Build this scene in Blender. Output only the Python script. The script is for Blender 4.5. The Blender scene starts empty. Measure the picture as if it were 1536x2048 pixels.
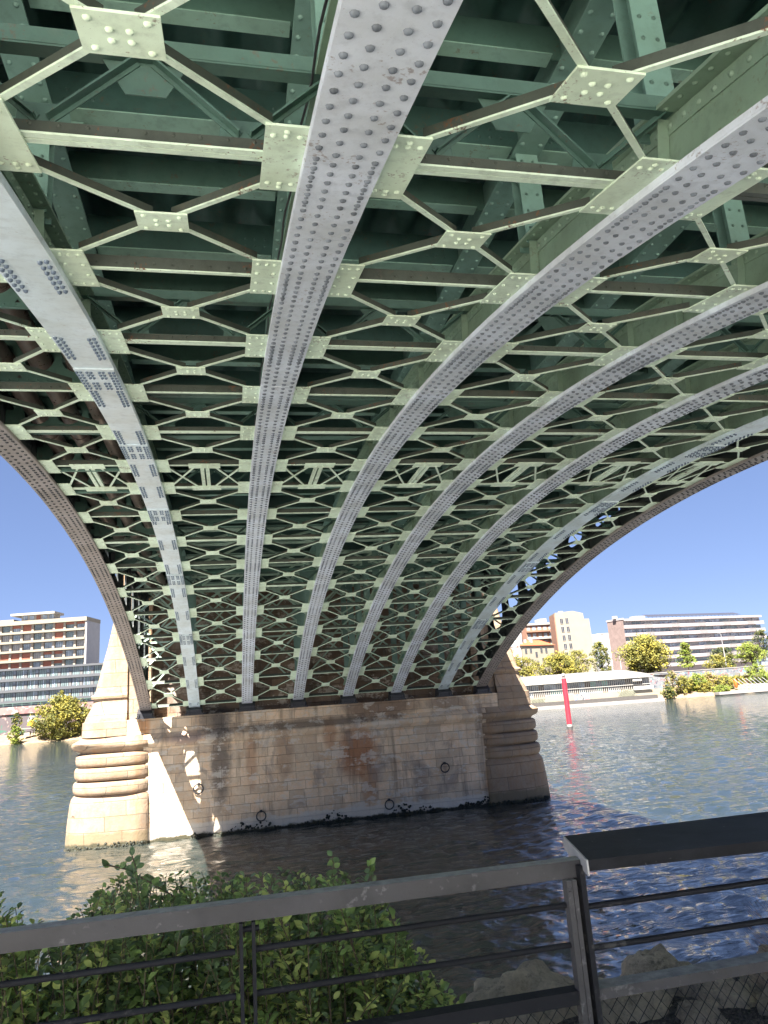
import bpy, math, random
import numpy as np
from mathutils import Vector, Matrix
R = math.radians
rng = random.Random(7)
nrng = np.random.default_rng(11)
sc = bpy.context.scene
COL = sc.collection

# ------------------------------------------------------------------ camera
CAMZ = 5.6
FPX, PIT, YAW, ROLL = 1467.1, 0.2433, 0.2173, -0.0719
_cy, _sy, _cp, _sp = math.cos(YAW), math.sin(YAW), math.cos(PIT), math.sin(PIT)
FW = Vector((_sy*_cp, _cy*_cp, _sp)); _r = Vector((_cy, -_sy, 0)); _u = _r.cross(FW)
_c, _s = math.cos(ROLL), math.sin(ROLL)
RT = _c*_r + _s*_u; UP = -_s*_r + _c*_u
cam_d = bpy.data.cameras.new("camera"); cam = bpy.data.objects.new("camera", cam_d); COL.objects.link(cam)
cam.matrix_world = Matrix(((RT.x, UP.x, -FW.x, 0), (RT.y, UP.y, -FW.y, 0), (RT.z, UP.z, -FW.z, CAMZ), (0, 0, 0, 1)))
cam_d.sensor_fit = 'HORIZONTAL'; cam_d.sensor_width = 36.0; cam_d.lens = 36.0*FPX/1536.0
cam_d.clip_start = 0.05; cam_d.clip_end = 5000
sc.camera = cam

def at(px, py, Y):
    v = FW + RT*((px-768)/FPX) - UP*((py-1024)/FPX)
    v = v*(Y/v.y); return Vector((v.x, v.y, v.z+CAMZ))
def proj(p):
    d = Vector(p) - Vector((0, 0, CAMZ)); w = d.dot(FW)
    if w < 0.3: return None
    return (768+FPX*d.dot(RT)/w, 1024-FPX*d.dot(UP)/w, w)
def seen(p, mx=520, my=350):
    q = proj(p)
    return q is not None and -mx < q[0] < 1536+mx and -my < q[1] < 2048+my

# ------------------------------------------------------------------ sky, sun, exposure
SUN_AZ, SUN_EL = R(30), R(57)
w = bpy.data.worlds.new("World"); sc.world = w; w.use_nodes = True
nt = w.node_tree; bg = nt.nodes["Background"]
sky = nt.nodes.new("ShaderNodeTexSky"); sky.sky_type = 'NISHITA'; sky.sun_disc = False
sky.sun_elevation = SUN_EL; sky.sun_rotation = R(180)+SUN_AZ
sky.air_density = 0.6; sky.dust_density = 0.0; sky.ozone_density = 2.0; sky.altitude = 0
tint = nt.nodes.new("ShaderNodeMix"); tint.data_type = 'RGBA'; tint.blend_type = 'MULTIPLY'; tint.inputs[0].default_value = 1.0
gam = nt.nodes.new("ShaderNodeGamma"); gam.inputs[1].default_value = 0.5
nt.links.new(sky.outputs[0], gam.inputs[0]); nt.links.new(gam.outputs[0], tint.inputs[6]); tint.inputs[7].default_value = (0.70, 0.815, 1.16, 1)
nt.links.new(tint.outputs[2], bg.inputs[0]); bg.inputs[1].default_value = 0.05
sl = bpy.data.lights.new("sun", 'SUN'); sl.energy = 5.0; sl.angle = R(0.5); sl.color = (1.0, 0.95, 0.87)
so = bpy.data.objects.new("sun", sl); COL.objects.link(so); so.location = (-40, -60, 90)
sdir = Vector((math.sin(SUN_AZ)*math.cos(SUN_EL), math.cos(SUN_AZ)*math.cos(SUN_EL), -math.sin(SUN_EL)))
so.rotation_euler = sdir.to_track_quat('-Z', 'Y').to_euler()
vs = sc.view_settings; vs.view_transform = 'Standard'; vs.look = 'None'; vs.gamma = 1; vs.exposure = 2.75
vs.use_curve_mapping = False
cy = sc.cycles
cy.max_bounces = 12; cy.diffuse_bounces = 6; cy.glossy_bounces = 5; cy.blur_glossy = 1.0
cy.sample_clamp_indirect = 6.0; cy.use_denoising = True
try: cy.denoiser = 'OPENIMAGEDENOISE'
except Exception: pass

# ------------------------------------------------------------------ mesh helpers
class MB:
    def __init__(s): s.v = []; s.f = []; s.mi = []; s.sm = []; s.cur = 0; s.smooth = False
    def add(s, vs_, fs):
        o = len(s.v); s.v.extend([tuple(p) for p in vs_])
        for f in fs:
            s.f.append(tuple(i+o for i in f)); s.mi.append(s.cur); s.sm.append(s.smooth)
    def hexa(s, b, t):
        s.add(list(b)+list(t), [(3,2,1,0),(4,5,6,7),(0,1,5,4),(1,2,6,5),(2,3,7,6),(3,0,4,7)])
    def box(s, x0, x1, y0, y1, z0, z1):
        s.hexa([(x0,y0,z0),(x1,y0,z0),(x1,y1,z0),(x0,y1,z0)], [(x0,y0,z1),(x1,y0,z1),(x1,y1,z1),(x0,y1,z1)])
    def obox(s, O, u, n, u0, u1, d0, d1, z0, z1):
        O = Vector(O); u = Vector(u); n = Vector(n); Z = Vector((0,0,1))
        P = lambda a, b, c: O+u*a+n*b+Z*c
        s.hexa([P(u0,d1,z0),P(u1,d1,z0),P(u1,d0,z0),P(u0,d0,z0)], [P(u0,d1,z1),P(u1,d1,z1),P(u1,d0,z1),P(u0,d0,z1)])
    def beam(s, p0, p1, w, h, up=(0,0,1), off=0.0, lift=0.0):
        p0 = Vector(p0); p1 = Vector(p1); d = (p1-p0).normalized(); up = Vector(up)
        sd = d.cross(up).normalized(); up = sd.cross(d).normalized()
        a = sd*(off-w/2); b = sd*(off+w/2); l = up*lift; hh = up*(lift+h)
        s.hexa([p0+a+l,p0+b+l,p1+b+l,p1+a+l], [p0+a+hh,p0+b+hh,p1+b+hh,p1+a+hh])
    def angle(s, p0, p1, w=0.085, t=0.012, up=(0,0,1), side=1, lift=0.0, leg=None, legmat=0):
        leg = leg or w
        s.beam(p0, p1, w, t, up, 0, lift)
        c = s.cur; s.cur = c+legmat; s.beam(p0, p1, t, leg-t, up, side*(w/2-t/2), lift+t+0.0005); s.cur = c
    def prism(s, pts, ext):
        pts = [Vector(p) for p in pts]; e = Vector(ext); n = len(pts)
        s.add(pts+[p+e for p in pts], [tuple(range(n))[::-1], tuple(range(n, 2*n))]+[(i,(i+1)%n,(i+1)%n+n,i+n) for i in range(n)])
    def rivet(s, c, n, r=0.027, h=0.02, seg=8, rough=False):
        c = Vector(c); n = Vector(n).normalized()
        a = n.orthogonal().normalized(); b = n.cross(a)
        vs_ = []
        for rr, hh in ((1.0, -0.1), (0.78, 0.62)):
            for k in range(seg):
                q = 2*math.pi*k/seg; vs_.append(c+(a*math.cos(q)+b*math.sin(q))*r*rr+n*h*hh)
        vs_.append(c+n*h)
        fs = [(k,(k+1)%seg,seg+(k+1)%seg,seg+k) for k in range(seg)]+[(seg+k,seg+(k+1)%seg,2*seg) for k in range(seg)]
        sm = s.smooth; s.smooth = True; s.add(vs_, fs); s.smooth = sm
    def tube(s, pts, r, seg=8, cap=True):
        pts = [Vector(p) for p in pts]; n = len(pts)
        rs = r if isinstance(r, (list, tuple)) else [r]*n
        vs_ = []; prev = None
        for i, p in enumerate(pts):
            d = (pts[min(i+1,n-1)]-pts[max(i-1,0)]).normalized()
            a = d.orthogonal().normalized() if prev is None else (prev-d*prev.dot(d)).normalized()
            prev = a; b = d.cross(a)
            for k in range(seg):
                q = 2*math.pi*k/seg; vs_.append(p+(a*math.cos(q)+b*math.sin(q))*rs[i])
        fs = [(i*seg+k,i*seg+(k+1)%seg,(i+1)*seg+(k+1)%seg,(i+1)*seg+k) for i in range(n-1) for k in range(seg)]
        sm = s.smooth; s.smooth = True; s.add(vs_, fs); s.smooth = sm
        if cap: s.add(vs_[:seg], [tuple(range(seg))[::-1]]); s.add(vs_[-seg:], [tuple(range(seg))])
    def loft(s, rings, smooth=False, close=False):
        n = len(rings[0]); o = [p for r in rings for p in r]; m = n if close else n-1
        sm = s.smooth; s.smooth = smooth
        s.add(o, [(i*n+k, i*n+(k+1)%n, (i+1)*n+(k+1)%n, (i+1)*n+k) for i in range(len(rings)-1) for k in range(m)])
        s.smooth = sm
    def build(s, name, mats, parent=None, kind=None):
        org = ORG.get(parent.name, Vector((0,0,0))) if parent is not None else Vector((0,0,0))
        me = bpy.data.meshes.new(name)
        if org.length > 0:
            a = np.array(s.v, dtype=float) - np.array(org); vv = a.tolist()
        else: vv = s.v
        me.from_pydata(vv, [], s.f)
        if not isinstance(mats, (list, tuple)): mats = [mats]
        for m in mats: me.materials.append(m)
        if len(mats) > 1: me.polygons.foreach_set('material_index', s.mi)
        me.polygons.foreach_set('use_smooth', s.sm)
        me.update()
        o = bpy.data.objects.new(name, me); COL.objects.link(o)
        if parent is not None: o.parent = parent; ORG[o.name] = org
        if kind: o['kind'] = kind
        return o
ORG = {}
def thing(name, label, cat, loc=(0,0,0), group=None):
    o = bpy.data.objects.new(name, None); COL.objects.link(o); o.location = loc
    o.empty_display_size = 0.3
    o['label'] = label; o['category'] = cat
    if group: o['group'] = group
    ORG[o.name] = Vector(loc)
    return o
def tag(o, label, cat, group=None):
    o['label'] = label; o['category'] = cat
    if group: o['group'] = group
    return o

# ------------------------------------------------------------------ materials
class NT:
    def __init__(s, name):
        s.m = bpy.data.materials.new(name); s.m.use_nodes = True; s.t = s.m.node_tree
        s.b = s.t.nodes["Principled BSDF"]; s.pos = None
    def n(s, typ, **kw):
        x = s.t.nodes.new(typ)
        for k, v in kw.items(): setattr(x, k, v)
        return x
    def set(s, sock, v):
        if hasattr(v, 'is_linked') or hasattr(v, 'links'): s.t.links.new(v, sock)
        else: sock.default_value = v
    def xyz(s):
        if s.pos is None: s.pos = s.n("ShaderNodeNewGeometry").outputs["Position"]
        return s.pos
    def sep(s):
        x = s.n("ShaderNodeSeparateXYZ"); s.set(x.inputs[0], s.xyz()); return x.outputs
    def noise(s, scale, detail=4, rough=0.55, stretch=None, vec=None, dist=0.0):
        x = s.n("ShaderNodeTexNoise"); x.inputs['Scale'].default_value = scale; x.inputs['Detail'].default_value = detail
        x.inputs['Roughness'].default_value = rough; x.inputs['Distortion'].default_value = dist
        v = vec if vec is not None else s.xyz()
        if stretch:
            mp = s.n("ShaderNodeMapping"); s.set(mp.inputs['Vector'], v); mp.inputs['Scale'].default_value = stretch; v = mp.outputs[0]
        s.set(x.inputs['Vector'], v); return x.outputs[0]
    def ramp(s, fac, stops):
        x = s.n("ShaderNodeValToRGB"); s.set(x.inputs[0], fac); e = x.color_ramp.elements
        while len(e) < len(stops): e.new(0.5)
        for el, (p, c) in zip(e, stops):
            el.position = p; el.color = (c, c, c, 1) if isinstance(c, (int, float)) else (*c, 1)
        return x.outputs[0]
    def mix(s, fac, a, b, mode='MIX'):
        x = s.n("ShaderNodeMix", data_type='RGBA', blend_type=mode)
        c = lambda q: (*q, 1) if isinstance(q, tuple) and len(q) == 3 else q
        s.set(x.inputs[0], fac); s.set(x.inputs[6], c(a)); s.set(x.inputs[7], c(b)); return x.outputs[2]
    def math(s, op, a, b=0.0, c=None, clamp=False):
        x = s.n("ShaderNodeMath", operation=op); x.use_clamp = clamp
        s.set(x.inputs[0], a); s.set(x.inputs[1], b)
        if c is not None: s.set(x.inputs[2], c)
        return x.outputs[0]
    def range(s, v, a, b, c=0.0, d=1.0, smooth=True):
        x = s.n("ShaderNodeMapRange"); x.interpolation_type = 'SMOOTHSTEP' if smooth else 'LINEAR'
        s.set(x.inputs[0], v)
        for i, q in enumerate((a, b, c, d)): x.inputs[i+1].default_value = q
        return x.outputs[0]
    def bump(s, h, strength=0.3, dist=0.02):
        x = s.n("ShaderNodeBump"); x.inputs['Strength'].default_value = strength; x.inputs['Distance'].default_value = dist
        s.set(x.inputs['Height'], h); s.t.links.new(x.outputs[0], s.b.inputs['Normal'])
    def out(s, col, rough=0.5, spec=0.5, metal=0.0):
        s.set(s.b.inputs['Base Color'], (*col, 1) if isinstance(col, tuple) else col)
        s.set(s.b.inputs['Roughness'], rough); s.b.inputs['Specular IOR Level'].default_value = spec
        s.b.inputs['Metallic'].default_value = metal
        return s.m

def paint(name, c, rust=0.5, dirt=0.35, rough=0.45, rustcol=(0.13, 0.055, 0.025), streak=(1, 1, 1), vary=0.12, spec=0.5):
    t = NT(name)
    n1 = t.noise(1.3, 5, 0.6); n2 = t.noise(9, 5, 0.65, stretch=streak); n3 = t.noise(3.1, 6, 0.7); n4 = t.noise(34, 3, 0.6)
    c1 = tuple(min(1, x*(1+vary)) for x in c); c2 = tuple(x*(1-vary)*k for x, k in zip(c, (1.0, 0.98, 0.92)))
    col = t.mix(t.ramp(n1, [(0.35, 0), (0.65, 1)]), c2, c1)
    dm = t.math('MULTIPLY', t.ramp(n2, [(0.5, 0), (0.72, 1)]), dirt)
    col = t.mix(dm, col, tuple(x*0.55 for x in c))
    rm = t.math('MULTIPLY', t.ramp(t.math('ADD', t.math('MULTIPLY', n3, 0.6), t.math('MULTIPLY', n4, 0.4)), [(0.585, 0), (0.63, 1)]), rust)
    col = t.mix(rm, col, rustcol)
    n5 = t.noise(0.9, 7, 0.75, dist=1.5); n6 = t.noise(120, 2)
    col = t.mix(t.math('MULTIPLY', t.ramp(n5, [(0.56, 0), (0.68, 1)]), rust*0.45), col, tuple(0.55*x+0.45*y for x, y in zip(c, (0.20, 0.13, 0.08))))
    col = t.mix(t.math('MULTIPLY', t.ramp(n6, [(0.70, 0), (0.74, 1)]), dirt), col, tuple(x*0.3 for x in c))
    t.bump(t.math('ADD', t.noise(60, 3), t.math('MULTIPLY', n3, 1.5)), 0.16, 0.005)
    return t.out(col, t.math('ADD', t.math('MULTIPLY', n2, 0.25), rough-0.1), spec)
def plain(name, c, rough=0.6, vary=0.1, scale=2.0, spec=0.4, metal=0.0, bump=0.0, bs=20):
    t = NT(name); n1 = t.noise(scale, 5, 0.6)
    col = t.mix(t.ramp(n1, [(0.3, 0), (0.7, 1)]), tuple(x*(1-vary) for x in c), tuple(min(1, x*(1+vary)) for x in c))
    if bump: t.bump(t.noise(bs, 6, 0.65), bump, 0.03)
    return t.out(col, rough, spec, metal)
def glass(name, c=(0.05, 0.07, 0.08), rough=0.08, vary=0.4, scale=0.6):
    t = NT(name); n1 = t.noise(scale, 2)
    col = t.mix(t.ramp(n1, [(0.35, 0), (0.65, 1)]), tuple(x*(1-vary) for x in c), tuple(min(1, x*(1+vary)) for x in c))
    return t.out(col, rough, 0.8)
def leafmat(name, c, vary=0.35, scale=9.0, trans=0.25, rough=0.5, spec=0.4):
    t = NT(name); n1 = t.noise(scale, 3)
    col = t.mix(t.ramp(n1, [(0.3, 0), (0.7, 1)]), tuple(x*(1-vary) for x in c), tuple(min(1, x*(1+vary)) for x in c))
    t.out(col, rough, spec)
    tr = t.n("ShaderNodeBsdfTranslucent"); t.set(tr.inputs[0], col)
    mx = t.n("ShaderNodeMixShader"); mx.inputs[0].default_value = trans
    t.t.links.new(t.b.outputs[0], mx.inputs[1]); t.t.links.new(tr.outputs[0], mx.inputs[2])
    t.t.links.new(mx.outputs[0], t.t.nodes["Material Output"].inputs[0])
    return t.m

M = {}
M['flange'] = paint('grey_lavender_paint', (0.60, 0.65, 0.74), rust=0.55, dirt=0.45, rough=0.42, vary=0.13)
M['flange_flat'] = paint('flat_grey_paint', (0.56, 0.66, 0.73), rust=0.4, dirt=0.4, rough=0.36, vary=0.11)
M['beam'] = paint('green_beam_flange_paint', (0.20, 0.335, 0.285), rust=0.5, dirt=0.5, rough=0.5)
M['sway'] = paint('mint_lattice_paint', (0.42, 0.57, 0.48), rust=0.4, dirt=0.4, rough=0.5)
M['rivet'] = plain('slate_rivet_paint', (0.13, 0.15, 0.18), 0.5, vary=0.45, scale=5)  # rivet heads darker than the flange they sit on
M['legs'] = paint('dark_leg_paint', (0.05, 0.062, 0.05), rust=0.9, dirt=0.6, rough=0.6)  # upright legs much darker than the flat legs of the same bars
M['bolt'] = plain('blue_grey_bolt', (0.12, 0.16, 0.22), 0.4, metal=0.2)
M['sage'] = paint('pale_sage_paint', (0.62, 0.75, 0.60), rust=0.7, dirt=0.5, rough=0.5)
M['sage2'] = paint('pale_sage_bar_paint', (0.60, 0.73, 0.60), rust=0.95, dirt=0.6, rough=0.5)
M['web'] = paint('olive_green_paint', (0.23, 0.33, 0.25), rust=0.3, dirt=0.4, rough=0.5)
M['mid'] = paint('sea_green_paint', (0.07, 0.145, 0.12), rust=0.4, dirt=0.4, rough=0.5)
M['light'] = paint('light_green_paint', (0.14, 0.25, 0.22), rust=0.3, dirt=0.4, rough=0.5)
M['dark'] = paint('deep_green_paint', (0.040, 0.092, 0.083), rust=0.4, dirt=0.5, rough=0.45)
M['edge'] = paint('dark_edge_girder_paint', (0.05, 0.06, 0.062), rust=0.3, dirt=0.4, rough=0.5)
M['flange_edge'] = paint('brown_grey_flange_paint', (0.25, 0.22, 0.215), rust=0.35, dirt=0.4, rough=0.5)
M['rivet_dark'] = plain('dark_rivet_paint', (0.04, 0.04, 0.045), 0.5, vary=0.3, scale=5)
M['iron'] = plain('black_iron', (0.03, 0.03, 0.035), 0.45, bump=0.1)
M['pipe'] = paint('rust_black_pipe', (0.10, 0.075, 0.065), rust=0.8, dirt=0.5, rough=0.28, rustcol=(0.16, 0.05, 0.03))
M['gap'] = plain('seam_shadow_gap', (0.03, 0.03, 0.035), 0.8)

def stone(name, base, bw, bh, mortar=0.010, stains=True, jointcol=0.42, tide=(0.60, 0.55, 0.48)):
    t = NT(name); sp = t.sep(); X, Y, Z = sp[0], sp[1], sp[2]
    cv = t.n("ShaderNodeCombineXYZ"); t.set(cv.inputs[0], t.math('ADD', X, t.math('MULTIPLY', Y, 0.9))); t.set(cv.inputs[1], Z)
    bk = t.n("ShaderNodeTexBrick"); t.set(bk.inputs['Vector'], cv.outputs[0]); bk.inputs['Scale'].default_value = 1.0
    bk.inputs['Brick Width'].default_value = bw; bk.inputs['Row Height'].default_value = bh
    bk.inputs['Mortar Size'].default_value = mortar; bk.inputs['Mortar Smooth'].default_value = 0.3; bk.inputs['Bias'].default_value = 0.0
    bk.offset = 0.5; bk.squash = 0.8; bk.squash_frequency = 3
    bk.inputs['Color1'].default_value = (0.75, 0.75, 0.75, 1); bk.inputs['Color2'].default_value = (1.15, 1.12, 1.08, 1)
    bk.inputs['Mortar'].default_value = (1, 1, 1, 1)
    n1 = t.noise(0.55, 6, 0.65); n2 = t.noise(2.6, 6, 0.7); n3 = t.noise(14, 5, 0.7)
    col = t.mix(t.ramp(n1, [(0.3, 0), (0.7, 1)]), tuple(x*0.72 for x in base), tuple(x*1.12 for x in base))
    col = t.mix(t.math('MULTIPLY', t.ramp(n2, [(0.45, 0), (0.7, 1)]), 0.55), col, (base[0]*0.95, base[1]*0.74, base[2]*0.56))
    col = t.mix(0.75, col, bk.outputs['Color'], 'MULTIPLY')
    col = t.mix(t.math('MULTIPLY', t.ramp(n3, [(0.55, 0), (0.75, 1)]), 0.45), col, tuple(x*0.5 for x in base))
    if stains:
        # dark drip below the bearings, rusty patch, dark band under the ledge
        def blob(cx, cz, wx, wz):
            a = t.math('DIVIDE', t.math('SUBTRACT', X, cx), wx); b = t.math('DIVIDE', t.math('SUBTRACT', Z, cz), wz)
            d = t.math('ADD', t.math('MULTIPLY', a, a), t.math('MULTIPLY', b, b))
            d = t.math('ADD', d, t.math('MULTIPLY', t.math('SUBTRACT', n2, 0.5), 1.6))
            return t.range(d, 0.1, 1.15, 1.0, 0.0)
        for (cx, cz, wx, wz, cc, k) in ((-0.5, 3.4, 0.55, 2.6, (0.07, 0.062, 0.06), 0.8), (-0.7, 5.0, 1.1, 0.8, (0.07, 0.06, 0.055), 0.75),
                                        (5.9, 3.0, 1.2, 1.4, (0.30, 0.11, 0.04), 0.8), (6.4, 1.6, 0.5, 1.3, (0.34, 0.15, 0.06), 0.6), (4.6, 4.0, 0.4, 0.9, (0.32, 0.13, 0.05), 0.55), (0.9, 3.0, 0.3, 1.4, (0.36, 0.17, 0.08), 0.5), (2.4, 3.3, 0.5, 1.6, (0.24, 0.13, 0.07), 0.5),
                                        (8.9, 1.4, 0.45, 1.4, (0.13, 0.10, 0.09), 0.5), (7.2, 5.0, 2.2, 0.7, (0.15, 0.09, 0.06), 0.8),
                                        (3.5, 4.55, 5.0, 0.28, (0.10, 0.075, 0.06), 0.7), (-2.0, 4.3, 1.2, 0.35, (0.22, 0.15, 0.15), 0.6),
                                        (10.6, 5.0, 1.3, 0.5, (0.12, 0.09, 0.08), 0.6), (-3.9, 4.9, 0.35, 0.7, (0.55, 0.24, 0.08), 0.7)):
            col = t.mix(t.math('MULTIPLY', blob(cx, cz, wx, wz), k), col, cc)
        # drips running down
        dr = t.noise(1.9, 4, 0.6, stretch=(1.0, 0.3, 0.09))
        col = t.mix(t.math('MULTIPLY', t.ramp(dr, [(0.54, 0), (0.68, 1)]), 0.55), col, (0.12, 0.085, 0.06))
        pl = t.noise(1.2, 6, 0.7, stretch=(1, 1, 1.8))
        col = t.mix(t.math('MULTIPLY', t.ramp(pl, [(0.54, 0), (0.59, 1)]), 0.6), col, (0.60, 0.54, 0.46))
        gp = t.noise(0.8, 6, 0.7, stretch=(1, 1, 0.6), dist=1.0)
        col = t.mix(t.math('MULTIPLY', t.ramp(gp, [(0.53, 0), (0.64, 1)]), 0.55), col, (0.25, 0.21, 0.185))
    if not stains:
        ml = t.noise(1.1, 7, 0.75, dist=0.8); dr = t.noise(2.3, 5, 0.65, stretch=(1.0, 1.0, 0.16)); pt = t.noise(30, 4, 0.7)
        col = t.mix(t.math('MULTIPLY', t.ramp(ml, [(0.5, 0), (0.66, 1)]), 0.45), col, (base[0]*0.62, base[1]*0.52, base[2]*0.44))
        col = t.mix(t.math('MULTIPLY', t.ramp(dr, [(0.52, 0), (0.7, 1)]), 0.5), col, (base[0]*0.85, base[1]*0.62, base[2]*0.42))
        col = t.mix(t.math('MULTIPLY', t.ramp(pt, [(0.6, 0), (0.7, 1)]), 0.55), col, tuple(x*0.4 for x in base))
    col = t.mix(t.math('MULTIPLY', bk.outputs['Fac'], jointcol*1.4), col, (0.07, 0.055, 0.045))
    wob = t.math('MULTIPLY', t.math('SUBTRACT', t.noise(1.6, 5, 0.7), 0.5), 0.45)
    zz = t.math('ADD', Z, wob)
    col = t.mix(t.math('MULTIPLY', t.range(zz, 0.62, 0.50, 0, 1), 0.7), col, tide)
    col = t.mix(t.range(zz, 0.20, 0.08, 0, 1), col, (0.055, 0.05, 0.03))
    h = t.math('SUBTRACT', t.math('ADD', t.math('MULTIPLY', n3, 0.5), t.math('MULTIPLY', n2, 0.7)), bk.outputs['Fac'])
    t.bump(h, 0.9, 0.045)
    return t.out(col, 0.85, 0.25)
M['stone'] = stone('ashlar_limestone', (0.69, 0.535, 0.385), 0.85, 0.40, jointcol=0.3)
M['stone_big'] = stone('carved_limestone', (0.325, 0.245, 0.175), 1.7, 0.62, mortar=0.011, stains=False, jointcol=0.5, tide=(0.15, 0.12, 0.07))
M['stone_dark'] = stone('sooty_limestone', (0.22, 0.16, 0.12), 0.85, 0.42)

# ------------------------------------------------------------------ ARCH GEOMETRY
XR = {'A': -3.8, 'B': -1.64, 'C': 0.76, 'D': 3.16, 'E': 5.56, 'F': 7.96, 'G': 10.36, 'H': 12.37}
RIBS = list('ABCDEFGH')
YC, SP, CB, Z0, K2, K4 = 15.725, 2.1808, 1.6091, 4.7888+CAMZ, 0.0109, 0.0886e-5
def node_y(j): return YC + ((j-6)*SP-CB/2 if j <= 6 else (j-7)*SP+CB/2)
def zb(y): d = y-YC; return Z0-K2*d*d-K4*d**4
def dzb(y): d = y-YC; return -2*K2*d-4*K4*d**3
def nrm(y):
    g = dzb(y); l = math.hypot(1, g); return Vector((0, -g/l, 1/l))
def tan(y):
    g = dzb(y); l = math.hypot(1, g); return Vector((0, 1/l, g/l))
def ap(x, y, n=0.0): return Vector((x, y, zb(y))) + nrm(y)*n
RIBD, FW2 = 0.63, 0.25
DECKZ = 11.02     # underside of the floor system
YEND = 36.25

bridge = thing('iron_bridge', 'green riveted iron arch bridge with pale ribs spanning the river overhead', 'bridge', (4.28, 36.2, 5.6))

def sweep(mb, x0, x1, n0, n1, y0, y1, step=0.55):
    k = max(2, int((y1-y0)/step)); rings = []
    for i in range(k+1):
        y = y0+(y1-y0)*i/k
        rings.append([ap(x0, y, n0), ap(x1, y, n0), ap(x1, y, n1), ap(x0, y, n1)])
    mb.loft(rings, close=True)
    mb.add(rings[0], [(0,1,2,3)]); mb.add(rings[-1], [(3,2,1,0)])

def stag(y): return y
gusset_jobs = []
for rib in RIBS:
    x = XR[rib]; flat = rib in 'BG'
    m = MB(); hw = FW2 if rib not in 'AH' else 0.26
    sweep(m, x-hw, x+hw, 0.012, 0.06, -4.5, YEND)
    if not flat:
        # overlapping cover plates give the seam lines across the flange
        cuts = [-4.5, 0.9, 5.1, 9.9, 13.9, 17.6, 21.9, 26.3, 30.6, 33.6, YEND]
        for a, b in zip(cuts[:-1], cuts[1:]):
            lift = 0.0 if cuts.index(a) % 2 else 0.0035
            sweep(m, x-hw+0.002, x+hw-0.002, -0.002+lift, 0.0115, a+0.006, b-0.006)
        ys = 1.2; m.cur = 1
        offs = (-0.185, -0.072, 0.072, 0.185)
        while ys < 36.0:
            nd = min(range(-1, 17), key=lambda j: abs(node_y(j)-ys)); dense = abs(node_y(nd)-ys) < 0.36
            pitch = 0.125 if dense else (0.15 if ys < 8 else 0.19)
            if rib == 'A' or rib == 'H':
                pitch *= 1.15
            for k, o in enumerate(offs):
                yy = ys + (0.5*pitch if k in (0, 3) else 0.0)
                p = ap(x+o, yy, -0.001)
                far = yy > 18
                m.rivet(p, -nrm(yy), 0.0255 if yy < 8 else 0.032, 0.021 if yy < 8 else 0.026, 6 if far else 8)
                if dense and k in (0, 3): m.rivet(ap(x+o, yy+pitch*0.5, -0.001), -nrm(yy), 0.016, 0.014, 6 if far else 8)
            ys += pitch
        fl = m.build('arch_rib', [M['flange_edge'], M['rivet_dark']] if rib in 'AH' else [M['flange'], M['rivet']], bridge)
    else:
        for a, b in ((-4.5, 3.2), (3.2, 9.2), (9.2, 13.2), (13.2, 17.9), (17.9, 23.6), (23.6, 29.3), (29.3, YEND)):
            sweep(m, x-hw, x+hw, -0.012, 0.0115, a, b-0.02)
        for b in (3.2, 9.2, 13.2, 17.9, 23.6, 29.3):     # splice plates, each with its bolts
            sweep(m, x-hw+0.004, x+hw-0.004, -0.03, -0.0125, b-0.02, b+0.95)
        b_ = m; b_.cur = 1
        for j in range(1, 17):
            yn = node_y(j)
            for sgn in (-1, 1):
                for r_ in range(2):
                    for q in range(7):
                        yy = yn-0.36+q*0.12
                        if yy < 36: b_.rivet(ap(x+sgn*(0.205-0.058*r_), yy+0.03*r_, -0.012), -nrm(yy), 0.026, 0.032, 6)
        for b in (3.2, 9.2, 13.2, 17.9, 23.6, 29.3):
            for o in (-0.2, -0.075, 0.075, 0.2):
                for q in range(7):
                    if abs(o) < 0.1 and q == 3: continue
                    for r_ in (-0.024, 0.024):
                        yy = b+0.1+q*0.12
                        b_.rivet(ap(x+o+r_, yy, -0.03), -nrm(yy), 0.024, 0.03, 6)
        fl = m.build('arch_rib', [M['flange_flat'], M['bolt']], bridge)
    # web, angles, stiffeners
    m = MB()
    sweep(m, x-0.009, x+0.009, 0.0605, RIBD-0.03, -4.5, YEND)
    for sgn in (-1, 1):
        sweep(m, min(x+sgn*0.0095, x+sgn*0.13), max(x+sgn*0.0095, x+sgn*0.13), 0.077, 0.09, -4.5, YEND)
        sweep(m, min(x+sgn*0.0095, x+sgn*0.022), max(x+sgn*0.0095, x+sgn*0.022), 0.0905, 0.17, -4.5, YEND)
        sweep(m, min(x+sgn*0.0095, x+sgn*0.022), max(x+sgn*0.0095, x+sgn*0.022), RIBD-0.16, RIBD-0.05, -4.5, YEND)
        for yy in np.arange(1.6, 30, 0.155):
            sg = 8 if yy < 10 else 5
            m.rivet(ap(x+sgn*0.022, yy, 0.135), (sgn, 0, 0), 0.024, 0.018, sg)
            m.rivet(ap(x+sgn*0.022, yy+0.07, RIBD-0.105), (sgn, 0, 0), 0.024, 0.018, sg)
        for j in range(0, 17):
            yn = node_y(j)
            for q in (0, 1):
                yy = yn + (0.5*SP if q else 0)
                if yy > 36 or (q and j % 2): continue
                p0 = ap(x+sgn*0.06, yy, 0.0905); p1 = ap(x+sgn*0.06, yy, RIBD-0.051)
                m.beam(p0, p1, 0.09, 0.014, up=tan(yy), lift=0.0)
                m.beam(ap(x+sgn*0.016, yy, 0.171), ap(x+sgn*0.016, yy, RIBD-0.161), 0.012, 0.09, up=tan(yy), lift=0.0145)
                for nn in (0.2, 0.3, 0.4):
                    if yy < 15: m.rivet(ap(x+sgn*0.022, yy+0.06, nn), (sgn, 0, 0), 0.021, 0.016, 6)
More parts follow.
